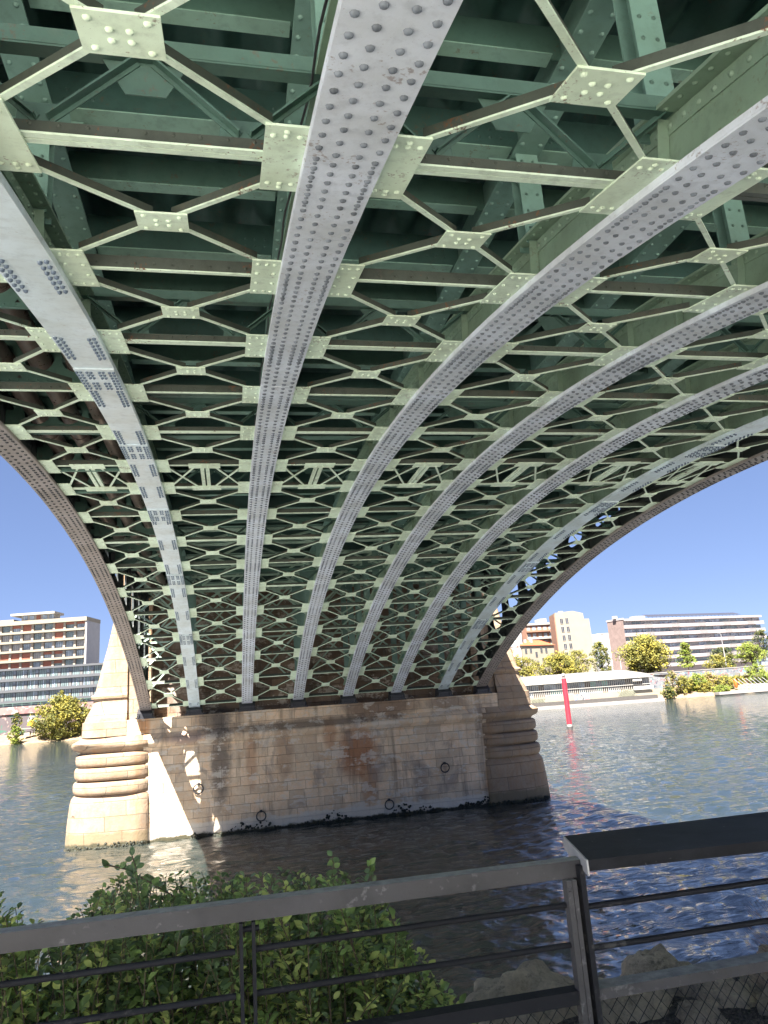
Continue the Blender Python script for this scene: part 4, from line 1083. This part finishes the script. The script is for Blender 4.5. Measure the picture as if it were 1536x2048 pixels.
# tall cream block with a blank gable
YK = 222.0
c0 = at(1109, 1226, YK); c1 = at(1185, 1226, YK-3); O = Vector((c0.x, c0.y, 0)); u = Vector((c1.x-c0.x, c1.y-c0.y, 0)); W = u.length; u.normalize(); n = Vector((u.y, -u.x, 0))
mp = (at(1140, 1236, YK).z-at(1140, 1336, YK).z)/100; zt = c0.z
b = thing('cream_block', 'tall cream apartment block with a blank stepped gable beside two window columns', 'building', O+u*(W/2))
m = MB(); pr = [(0, 5), (0, zt), (37*mp, zt+1.6*mp), (57*mp, zt-4.5*mp), (58*mp, zt-16*mp), (68*mp, zt-16.5*mp), (71*mp, 5)]
m.prism([O+u*a+Vector((0, 0, z)) for a, z in pr], -n*11); m.build('wall', [M['cream']], b)
m = MB(); m.obox(O, u, n, -0.3, -0.01, -9, -0.0, 5, zt-0.5); m.build('side_wall', [M['brickred']], b)
for r_ in range(5):
    for cidx in range(2):
        ua = (9+cidx*11+r_*0.5)*mp; z1 = zt-(12.0+17*r_)*mp; win(b, O, u, n, ua, ua+6*mp, z1-11*mp, z1, M['glass4'], M['white'], 1, 0.06, 0.0)
m = MB(); m.obox(O, u, n, 2, 3.4, -5, -3.6, zt+0.002, zt+5*mp); m.build('chimney', [M['white']], b)

# small house with the red tiled roof
YH = 212.0
O, u, n, W = frame((1044, 1290, YH), (1107, 1288, YH+1)); mp = (at(1080, 1236, YH).z-at(1080, 1336, YH).z)/100; zt = at(1075, 1289.5, YH).z
b = thing('tiled_house', 'pale yellow house with an orange red tiled roof in front of taller blocks', 'building', O+u*(W/2))
m = MB(); m.obox(O, u, n, 0, W, -8, 0, 5, zt); m.build('wall', [M['cream']], b)
m = MB(); P = lambda uu, dd, zz: O+u*uu+n*dd+Vector((0, 0, zz))
m.add([P(-0.4, 0.5, zt), P(W+0.4, 0.5, zt-0.3), P(W-2.5, -4, zt+11*mp), P(0.8, -4, zt+13*mp), P(-0.4, -8.5, zt), P(W+0.4, -8.5, zt)], [(0, 1, 2, 3), (3, 2, 5, 4), (1, 5, 2), (0, 3, 4)])
rf = m.build('roof', [M['tile']], b)
for a in (13, 27): m = MB(); m.obox(O, u, n, a*mp, (a+4)*mp, -3, -1.8, zt+3*mp, zt+13*mp); m.build('chimney', [M['pinkwhite']], rf)
for a, z in ((5, 6), (16, 5), (28, 14), (40, 6), (51, 7), (6, 26), (17, 28), (30, 33), (42, 27), (52, 28), (31, 50), (10, 44)):
    win(b, O, u, n, a*mp, (a+4.5)*mp, zt-(z+10)*mp, zt-z*mp, M['glass4'], M['wframe'], 1, 0.05, 0.0)
# white house at its left, mostly behind the bridge
O, u, n, W = frame((975, 1262, 216), (1043, 1262, 214)); zt = at(1040, 1264, 214).z
b = thing('white_house', 'white house half hidden by the bridge, left of the red tiled roof', 'building', O+u*(W/2))
m = MB(); m.obox(O, u, n, 0, W, -9, 0, 5, zt); m.build('wall', [M['white']], b)
m = MB(); m.obox(O, u, n, -0.2, W+0.2, -9.2, 0.25, zt+0.001, zt+0.5); m.build('roof', [M['whitegrey']], b)
m = MB(); m.obox(O, u, n, W-1.6, W-0.4, 0.26, 1.2, 5, zt+2.2); m.build('chimney', [M['whitegrey']], b)
for a in (0.3, 0.55, 0.75):
    for z in (2.2, 7.2, 12): win(b, O, u, n, W*a, W*a+1.5, zt-z-2.2, zt-z, M['glass1'], M['blind'], 1, 0.05, 0.0)
# orange brick flats behind
YO = 240.0
O, u, n, W = frame((1050, 1245, YO), (1112, 1243, YO)); zt = at(1080, 1246, YO).z; mp = (at(1080, 1236, YO).z-at(1080, 1336, YO).z)/100
b = thing('brick_flats', 'orange brick flats with white balconies behind the red tiled house', 'building', O+u*(W/2))
m = MB(); m.obox(O, u, n, 0, W, -10, 0, 5, zt-4*mp); m.build('wall', [M['brickred']], b)
m = MB(); m.obox(O, u, n, -0.2, W+0.2, -10.2, 0.5, zt-3.99*mp, zt); m.build('roof', [M['white']], b)
m = MB(); m.obox(O, u, n, W*0.5, W*0.72, -5, -0.6, zt+0.002, zt+9*mp); m.build('stair_tower', [M['white']], b)
for k in range(5):
    z1 = zt-(6+14.5*k)*mp
    for i in range(5): win(b, O, u, n, (2+i*12)*mp, (9+i*12)*mp, z1-8*mp, z1, M['glass1'] if (i+k) % 3 else M['white'], M['white'], 1, 0.05, 0.0)
    m = MB(); m.obox(O, u, n, 0, W*0.75, 0.13, 0.9, z1-12*mp, z1-8.3*mp); m.build('balcony', [M['white'] if k % 2 else M['brickred']], b)
for (pa, pb, py, Y, lab) in ((1181, 1200, 1281, 300, 'small grey distant building between the cream block and the round tree'), (1195, 1222, 1274, 320, 'pale distant rooftop building just left of the pink slab')):
    O, u, n, W = frame((pa, py, Y), (pb, py, Y)); zt = at(pa, py, Y).z
    b = thing('distant_building', lab, 'building', O)
    m = MB(); m.obox(O, u, n, 0, W, -9, 0, 5, zt); m.build('wall', [M['whitegrey']], b)
    m = MB(); m.prism([O+u*-0.2+Vector((0, 0, zt)), O+u*(W+0.2)+Vector((0, 0, zt)), O+u*(W-1)+Vector((0, 0, zt+1.6)), O+u*0.8+Vector((0, 0, zt+1.6))], -n*9); m.build('roof', [M['white']], b)
    for a in (0.15, 0.55):
        for k in range(4): win(b, O, u, n, W*a, W*a+1.1, zt-2.6-k*3, zt-0.8-k*3, M['glass1'], M['wframe'], 1, 0.05, 0.0)

# ------------------------------------------------------------------ FLOATING RESTAURANT
BL, BR = at(1000, 1420, 158), at(1312, 1402, 151); O = Vector((BL.x, BL.y, 0)); u = Vector((BR.x-BL.x, BR.y-BL.y, 0)); W = u.length; u.normalize(); n = Vector((u.y, -u.x, 0))
boat = thing('floating_restaurant', 'white floating restaurant pavilion with arched roof moored on the far bank', 'boat', O+u*(W/2))
M['hull'] = plain('taupe_hull', (0.06, 0.054, 0.05), 0.6, vary=0.12); M['hull2'] = plain('pale_hull_strake', (0.2, 0.185, 0.175), 0.6, vary=0.1)
P = lambda a, d, z: O+u*a+n*d+Vector((0, 0, z))
m = MB(); m.prism([P(0, 1.2, -0.3), P(W+1.5, 1.2, -0.3), P(W+1.5, -9, -0.3), P(0, -9, -0.3)], (0, 0, 0.95)); m.build('pontoon', [M['hull2']], boat)
m = MB(); m.obox(O, u, n, -1, W+0.4, -8.5, 0.5, 0.66, 1.45); m.build('hull', [M['hull']], boat)
m = MB(); m.obox(O, u, n, -1, W-0.4, -7.8, 0.0, 1.46, 2.6); m.build('cabin_wall', [M['cream']], boat)
m = MB(); m.obox(O, u, n, -1, W-0.6, -7.5, -0.6, 2.61, 5.3); m.build('saloon', [plain('saloon_interior', (0.2, 0.18, 0.16), 0.8, vary=0.5, scale=1.2)], boat)
m = MB()
rg = []
for d in np.linspace(0, 1, 13):
    z = 5.32+1.95*math.sin(math.pi*d)**0.62; k = (z-5.32)/1.95
    rg.append([P(-2, 0.7-9.4*d, z), P(W*0.5, 0.7-9.4*d, z), P(W+0.3-6.5*k**1.6, 0.7-9.4*d, z)])
m.loft(rg, smooth=True); m.add([r[-1] for r in rg], [tuple(range(13))])
m.obox(O, u, n, -2, W+0.2, -8.6, 0.6, 5.18, 5.318)
m.build('roof', [plain('white_canvas_roof', (0.166, 0.158, 0.144), 0.7, vary=0.04)], boat)
m = MB()
for a in (0.22, 0.44, 0.65, 0.9):
    pts = []
    for d in np.linspace(0.0, 0.36, 7):
        z = 5.36+1.95*math.sin(math.pi*d)**0.62; pts.append(P(W*a-d*4, 0.7-9.4*d, z))
    m.tube(pts, 0.06, 4)
m.build('roof_seam', [M['wframe']], boat)
m = MB()     # faded red script along the roof
for s0, s1, d0 in ((0.47, 0.52, 0.12), (0.53, 0.62, 0.15), (0.48, 0.61, 0.055)):
    pts = []
    for q in np.linspace(0, 1, 60):
        d = d0+(0.035*math.sin(q*34) if d0 > 0.1 else 0.006*math.sin(q*60)); z = 5.40+1.95*math.sin(math.pi*d)**0.62; pts.append(P(W*(s0+(s1-s0)*q)+0.12*math.cos(q*34), 0.72-9.4*d, z))
    m.tube(pts, 0.035, 4)
m.build('roof_lettering', [plain('faded_red_script', (0.55, 0.33, 0.32), 0.8)], boat)
r2.seed(9); nb = 26; pit = (W-1)/nb
cols = [M['glass3'], M['glass1'], M['glass2'], plain('brown_window_view', (0.10, 0.07, 0.05), 0.4), plain('teal_window_glass', (0.20, 0.36, 0.32), 0.3)]
for i in range(nb):
    g = 4 if i in (9, 10, 17) else r2.choice((0, 0, 1, 3, 0)); m = MB()
    for (z0, z1, gg) in ((2.65, 3.82, g), (3.98, 5.12, r2.choice((0, 1, 4, 3)))):
        m.cur = gg; m.obox(O, u, n, i*pit, (i+1)*pit, -0.58, -0.5, z0, z1)
    m.cur = 5
    for q in range(3): m.obox(O, u, n, i*pit+q*pit/3-0.075, i*pit+q*pit/3+0.075, -0.3, -0.2, 2.605, 5.15)
    m.build('window', cols+[M['white']], boat)
m = MB(); m.obox(O, u, n, -1, W-0.5, -0.19, 0.02, 3.83, 3.97); m.build('hand_rail', [M['white']], boat)
m = MB()
for (a0, a1, z0, z1) in ((W*0.76, W*0.86, 1.5, 3.0), (W*0.2, W*0.28, 1.5, 2.5)):
    for q in np.arange(a0, a1, 0.35):
        m.beam(P(q, 0.12, z0), P(q+(z1-z0)*0.8, 0.12, z1), 0.06, 0.03, n); m.beam(P(q+(z1-z0)*0.8, 0.2, z0), P(q, 0.2, z1), 0.06, 0.03, n)
m.build('trellis', [plain('green_white_trellis', (0.2, 0.21, 0.15), 0.8, vary=0.4)], boat)
m = MB(); m.obox(O, u, n, W-4.6, W-0.2, -0.15, 0.45, 2.7, 3.5); m.build('stern_panel', [M['white']], boat)
m = MB(); m.obox(O, u, n, W-4.6, W-2.6, -0.15, 0.5, 4.6, 5.1); m.build('awning', [M['white']], boat)
a0 = W*0.405+0.9
sg_ = MB(); sg_.cur = 0; sg_.obox(O, u, n, a0+1.7, a0+5.1, 0.02, 0.1, 1.30, 2.62); r2.seed(2)
for c in range(3):
    for i in range(26):
        uu = a0+1.85+c*1.08+r2.uniform(0, 0.85); zz = r2.uniform(1.38, 2.5); sg_.cur = 1+c
        sg_.obox(O, u, n, uu, uu+0.16, 0.102+0.001*i, 0.1025+0.001*i, zz, zz+0.12)
sg_.build('tricolour_sign', [M['white'], plain('sign_blue', (0.070, 0.119, 0.294)), plain('sign_black', (0.05, 0.05, 0.07)), plain('sign_red', (0.55, 0.10, 0.13))], boat)

# red river marker
bp = at(1140, 1457, 86.9); tp = at(1127, 1347, 86.9)
mk = thing('river_marker', 'tall red marker pole with white cap standing in the river', 'pole', (bp.x, bp.y, 0))
m = MB(); m.tube([(bp.x, bp.y, -1.5), (bp.x, bp.y, 0.25)], 0.32, 16); m.build('foot_band', [M['hull']], mk)
m = MB(); m.tube([(bp.x, bp.y, 0.251), (bp.x, bp.y, 0.5)], 0.315, 16); m.build('white_band', [M['white']], mk)
m = MB(); m.tube([(bp.x, bp.y, 0.501), (bp.x, bp.y, tp.z-0.6)], 0.305, 16); m.build('shaft', [plain('signal_red_paint', (0.36, 0.022, 0.035), 0.4, vary=0.08)], mk)
m = MB(); m.tube([(bp.x, bp.y, tp.z-0.599), (bp.x, bp.y, tp.z-0.35), (bp.x, bp.y, tp.z-0.34), (bp.x, bp.y, tp.z-0.05), (bp.x, bp.y, tp.z)], [0.17, 0.15, 0.24, 0.23, 0.06], 14); m.build('cap_light', [M['white']], mk)

# landing stage, hut and furniture at the right
lp, lq = at(1440, 1394, 155), at(1640, 1380, 152); O = Vector((lp.x, lp.y, 0)); u = Vector((lq.x-lp.x, lq.y-lp.y, 0)); W = u.length; u.normalize(); n = Vector((u.y, -u.x, 0))
b = thing('landing_stage', 'low pale landing stage with grey gangway railings at the right bank', 'landing stage', O)
m = MB(); m.obox(O, u, n, 0, W, -2.4, 0, 0.15, 0.7); m.build('deck', [M['hull2']], b)
m = MB()
for q in np.arange(7, W, 1.1): m.obox(O, u, n, q, q+0.06, -2.2, -2.14, 0.701, 1.9)
m.obox(O, u, n, 7, W, -2.2, -2.12, 1.9, 1.98); m.obox(O, u, n, 7, W, -2.2, -2.13, 1.3, 1.36)
for q in np.arange(6, 14, 1.0): m.beam(O+u*q+n*-3.5+Vector((0, 0, 3.4)), O+u*(q+2.2)+n*-2.6+Vector((0, 0, 0.8)), 0.08, 0.06, n)
m.build('railing', [M['whitegrey']], b)
hp = at(1482, 1356, 168); O2 = Vector((hp.x, hp.y, far_z(hp.x, hp.y)))
b = thing('market_hut', 'small white roofed hut with red panels behind the landing stage', 'hut', O2)
m = MB(); m.obox(O2, u, n, 0, 2.6, -2.5, 0, 0, 1.9); m.build('wall', [M['blind']], b)
m = MB(); m.obox(O2, u, n, -0.2, 2.9, -2.8, 0.5, 1.901, 2.7); m.build('roof', [M['white']], b)
m = MB()
for q in (0.1, 0.9, 1.7): m.obox(O2, u, n, q, q+0.45, 0.01, 0.08, 0.1, 1.8)
m.build('door', [M['cream']], b)
op = at(1475, 1386, 160)
m = MB(); m.tube([(op.x, op.y, 1.2), (op.x+0.02, op.y, 1.7), (op.x-0.03, op.y, 2.9), (op.x, op.y, 3.5)], [0.15, 0.42, 0.38, 0.08], 12)
tag(m.build('kayak', [plain('bright_orange_shell', (0.5, 0.10, 0.02), 0.4)]), 'bright orange kayak stood on end at the left of the landing stage', 'kayak')
# parked van on the right terrace
vp = at(1518, 1343, 178); O3 = Vector((vp.x, vp.y, terr(vp.x)+0.05)); u3 = Vector((1, -0.1, 0)).normalized(); n3 = Vector((u3.y, -u3.x, 0))
b = thing('parked_van', 'pale blue and white van parked above the mural wall at the right edge', 'van', O3)
P3 = lambda a, d, z: O3+u3*a+n3*d+Vector((0, 0, z))
m = MB(); m.prism([P3(0, 0, .35), P3(5, 0, .35), P3(5, 0, 1.1), P3(4.2, 0, 1.25), P3(3.6, 0, 2.1), P3(0.1, 0, 2.1)], -n3*1.9); m.build('body', [plain('pale_blue_van_paint', (0.22, 0.27, 0.33), 0.35)], b)
for a in (0.4, 1.5, 2.6): m = MB(); m.obox(O3, u3, n3, a, a+0.9, 0.005, 0.03, 1.3, 1.9); m.build('window', [M['glass3']], b)
for a in (0.9, 4.0): m = MB(); m.tube([P3(a, 0.03, 0.35), P3(a, -0.2, 0.35)], 0.34, 14); m.build('wheel', [M['iron']], b)
# things on the left bank
yp = at(62, 1458, 212); m = MB(); O4 = Vector((yp.x, yp.y, 2.0))
b = thing('yellow_parasol', 'bright yellow parasol in front of the graffitied quay wall', 'parasol', O4)
m.tube([O4, O4+Vector((0, 0, 3.6))], 0.05, 6); m.build('pole', [M['white']], b)
m = MB(); m.loft([[O4+Vector((1.0*r_*math.cos(a), 1.0*r_*math.sin(a), z)) for a in np.linspace(0, 2*math.pi, 13)] for r_, z in ((1.0, 2.2), (0.85, 2.9), (0.5, 3.5), (0.02, 3.7))]); m.build('canopy', [plain('yellow_canvas', (0.45, 0.25, 0.01), 0.7)], b)
sp_ = at(46, 1464, 211); O4 = Vector((sp_.x, sp_.y, 1.9))
b = thing('shelter', 'low open shelter with a tan flat roof beside the yellow parasol', 'shelter', O4)
m = MB(); m.box(O4.x-0.3, O4.x+3.0, O4.y-1, O4.y+1.2, O4.z+1.55, O4.z+1.75); m.build('roof', [M['pillar']], b)
for q in (0, 2.6): m = MB(); m.box(O4.x+q, O4.x+q+0.1, O4.y-0.9, O4.y-0.8, O4.z-0.2, O4.z+1.549); m.build('post', [M['iron']], b)
m = MB(); m.box(O4.x+0.3, O4.x+1.7, O4.y-0.5, O4.y+0.6, O4.z-0.2, O4.z+0.9); m.build('counter', [M['white']], b)

# street lamps
def lamp(px, py0, py1, hx, hy, Y, label, twin=False):
    b0, t0 = at(px, py0, Y), at(hx, hy, Y); b0.z = far_z(b0.x, b0.y)-0.05; r_ = thing('street_lamp', label, 'street lamp', (b0.x, b0.y, b0.z), 'street lamps on the far quay')
    tz = t0.z
    m = MB(); m.tube([(b0.x, b0.y, b0.z), (b0.x, b0.y, b0.z+4), (b0.x, b0.y, tz-0.3)], [0.13, 0.1, 0.06], 8); m.build('post', [M['whitegrey']], r_)
    m = MB(); dx = t0.x-b0.x; m.tube([(b0.x, b0.y, tz-0.35), (b0.x+dx*0.4, b0.y, tz-0.05), (b0.x+dx, b0.y, tz)], 0.05, 6); m.build('arm', [M['whitegrey']], r_)
    m = MB(); m.tube([(b0.x+dx*0.8, b0.y, tz), (b0.x+dx*1.0, b0.y, tz+0.02), (b0.x+dx*1.35, b0.y, tz+0.05)], [0.08, 0.16, 0.05], 8); m.build('lamp_head', [M['wframe']], r_)
lamp(1226, 1345, 0, 1204, 1269, 190, 'street lamp arching left in front of the pink end wall')
lamp(1454, 1338, 0, 1432, 1266, 182, 'tall pale street lamp in front of the pink slab balconies')
lamp(1244, 1346, 0, 1231, 1306, 185, 'short street lamp low against the pink end wall')

# ------------------------------------------------------------------ TREES
def lm(name, c): return leafmat(name, c, 0.35, 1.2, 0.3, 0.7, 0.2)
M['olive'] = lm('olive_yellow_leaves', (0.175, 0.165, 0.04)); M['olive2'] = lm('yellow_leaves', (0.25, 0.215, 0.04)); M['olive3'] = lm('dark_olive_leaves', (0.10, 0.105, 0.03))  # the darkest tone is scattered at random through the crowns
M['fresh'] = lm('fresh_green_leaves', (0.13, 0.175, 0.028)); M['fresh2'] = lm('lime_leaves', (0.20, 0.235, 0.035)); M['deep'] = lm('dark_green_leaves', (0.03, 0.05, 0.022)); M['pine'] = lm('pine_needles', (0.05, 0.06, 0.035))
M['bark'] = plain('grey_brown_bark', (0.12, 0.095, 0.07), 0.9, vary=0.2)
M['blush'] = lm('pinkish_dry_leaves', (0.24, 0.17, 0.11))
def tree(name, label, px, pyb, pyt, wpx, Y, mats, seed, dens=1.0, base=None, conic=0.0, cat='tree', group='trees on the far bank', lowcrown=0.15, gaps=0.25):
    r2 = random.Random(seed); B, T = at(px, pyb, Y), at(px, pyt, Y); s_ = (at(px+wpx/2, pyb, Y)-B); rx = s_.length
    bz = min(far_z(B.x, B.y), T.z-1.2)-0.05; H = T.z-bz
    root = thing(name, label, cat, (B.x, B.y, bz), group)
    m = MB(); c0 = Vector((B.x, B.y, bz)); 
    lz = max(bz+0.1, B.z)+(T.z-max(bz+0.1, B.z))*lowcrown
    m.tube([c0-Vector((0, 0, 0.3)), c0+Vector((0.1, 0, H*0.3)), c0+Vector((0.0, 0.1, H*0.75))], [0.035*H*0.5+0.05, 0.02*H*0.5+0.04, 0.03], 6)
    f = MB(); cl = []
    for i in range(int(80*dens)):
        a, zq = r2.uniform(0, 6.28), r2.random(); prof = math.sin(math.pi*min(1, max(0.05, zq*0.86+0.12)))**0.6
        if conic: prof = (1-zq)**0.75*0.95+0.12
        rr_ = math.sqrt(r2.random())*rx*prof*0.88*r2.choice((0.85, 1.0, 1.1))
        c = Vector((B.x+rr_*math.cos(a), B.y+rr_*math.sin(a)*0.8, lz+(T.z-lz)*(zq*0.93)))
        cl.append(c); 
        if i % 3 == 0: m.tube([c0+Vector((0, 0, H*(0.2+0.35*zq))), (c0+c)/2+Vector((0, 0, H*0.12)), c], [0.07, 0.05, 0.02], 4, False)
    for c in cl:
        R_ = rx*r2.uniform(0.10, 0.26); k = r2.choices(range(len(mats)), [5, 3, 3][:len(mats)])[0]
        for i in range(int(40*min(1.6, max(0.5, R_/1.0)))):
            d = Vector((r2.gauss(0, 1), r2.gauss(0, 1), r2.gauss(0, 0.8))); d = d.normalized()*R_*(r2.random()**0.45)
            p = c+d; s = r2.uniform(0.10, 0.26)*(0.8+0.02*rx*5)
            a_ = Vector((r2.gauss(0, 1), r2.gauss(0, 1), r2.gauss(0, 1))).normalized(); b_ = a_.orthogonal().normalized()
            f.cur = k if r2.random() < 0.7 else r2.randrange(len(mats))
            f.add([p-a_*s, p-b_*s*0.6, p+a_*s, p+b_*s*0.6], [(0, 1, 2, 3)])
    f.build('crown', mats, root); m.build('trunk', [M['bark']], root)
OL, YL, FR, DP = [M['olive'], M['olive2'], M['olive3']], [M['olive2'], M['olive'], M['olive3']], [M['fresh'], M['fresh2'], M['olive3']], [M['deep'], M['olive3'], M['olive']]
tree('bushy_tree', 'big spreading yellow green bush on the bank left of the pier', 122, 1478, 1392, 122, 208, YL, 1, 2.2, 0.8, lowcrown=0.0)
tree('slender_tree', 'thin upright shoot rising above the big yellow bush', 122, 1460, 1375, 34, 212, OL, 2, 0.6, 1.5)
tree('ivy_tree', 'narrow dark green climber against the graffitied quay wall', 32, 1462, 1424, 26, 216, DP, 3, 1.0, 2.2, lowcrown=0.0)
tree('round_shrub', 'small round yellow green shrub on the sandy bank at the left', 31, 1487, 1453, 38, 206, FR, 4, 0.9, 0.6, cat='shrub', lowcrown=0.0)
tree('bank_shrub', 'olive shrub on the bank just touching the left of the pier', 170, 1470, 1424, 46, 210, OL, 5, 0.9, 1.0, cat='shrub', lowcrown=0.0)
tree('street_tree', 'yellow leaved tree in front of the white house by the bridge', 1022, 1345, 1296, 46, 196, YL, 6, 1.0)
tree('street_tree', 'low yellow tree right beside the pier behind the boat roof', 1052, 1362, 1312, 72, 192, YL, 7, 1.2, lowcrown=0.0)
tree('street_tree', 'wide yellow green tree below the cream block windows', 1122, 1358, 1306, 86, 194, YL, 8, 1.7, lowcrown=0.0)
tree('street_tree', 'sparse yellowish tree rising in front of the blank cream gable', 1160, 1358, 1298, 56, 197, OL, 9, 1.1)
tree('street_tree', 'olive and dark green tree beside the pink end wall', 1206, 1352, 1280, 46, 198, [M['olive'], M['olive3'], M['deep']], 10, 1.6, lowcrown=0.05)
tree('poplar', 'narrow dark green tree tight against the pink end wall', 1219, 1350, 1292, 20, 200, DP, 11, 0.9, lowcrown=0.05)
tree('plane_tree', 'very large olive tree in front of the pink slab block', 1300, 1376, 1270, 106, 178, OL, 12, 2.6, lowcrown=0.12)
tree('lime_tree', 'bright green conical tree standing on the terrace', 1378, 1346, 1284, 44, 184, FR, 13, 1.5, conic=0.5, lowcrown=0.2)
tree('pine_tree', 'flat topped grey green pine before the slab block', 1450, 1342, 1294, 50, 186, [M['pine'], M['olive3'], M['deep']], 14, 1.0, lowcrown=0.45)
tree('street_tree', 'mixed olive tree beneath the pine near the street lamp', 1440, 1346, 1310, 56, 184, OL, 15, 1.0, lowcrown=0.05)
tree('street_tree', 'dark green round tree right of the tall street lamp', 1466, 1344, 1306, 30, 183, DP, 16, 0.9, lowcrown=0.05)
tree('lime_tree', 'lime green spreading tree near the right edge', 1508, 1346, 1286, 64, 180, FR, 17, 1.6, lowcrown=0.25)
tree('cedar', 'tall dark grey green tree cut by the right edge', 1534, 1330, 1256, 42, 196, [M['pine'], M['olive3'], M['deep']], 18, 1.3, lowcrown=0.2)
for i, (px, pyb, pyt, wp, Y, mt, lab) in enumerate((
        (1348, 1392, 1338, 38, 162, [M['blush'], M['olive'], M['olive3']], 'pinkish dry shrub just right of the boat stern'),
        (1372, 1394, 1350, 40, 161, OL, 'olive shrub on the sand right of the boat'),
        (1398, 1392, 1346, 40, 162, FR, 'green shrub on the sand in front of the mural wall'),
        (1426, 1392, 1344, 52, 164, [M['olive2'], M['blush'], M['olive']], 'tall yellowish shrub hiding part of the mural'),
        (1454, 1390, 1350, 44, 162, YL, 'yellow shrub behind the left end of the landing stage'),
        (1446, 1394, 1372, 44, 159, FR, 'low lime shrub at the left end of the landing stage'),
        (1522, 1378, 1328, 60, 166, FR, 'big green shrub over the gangway at the right edge'),
        (1386, 1390, 1358, 34, 164, YL, 'low yellow shrub between two olive shrubs in front of the mural wall'),
        (1412, 1393, 1362, 34, 161, OL, 'low olive shrub at the sandy edge right of the green shrub'),
        (1478, 1386, 1352, 36, 166, OL, 'olive shrub behind the upright orange kayak'),
        (1340, 1396, 1372, 30, 159, DP, 'low dark shrub at the waterline behind the boat stern'))):
    tree('bank_shrub', lab, px, pyb, pyt, wp, Y, mt, 40+i, 1.1, cat='shrub', lowcrown=0.0, group='shrubs on the right bank')
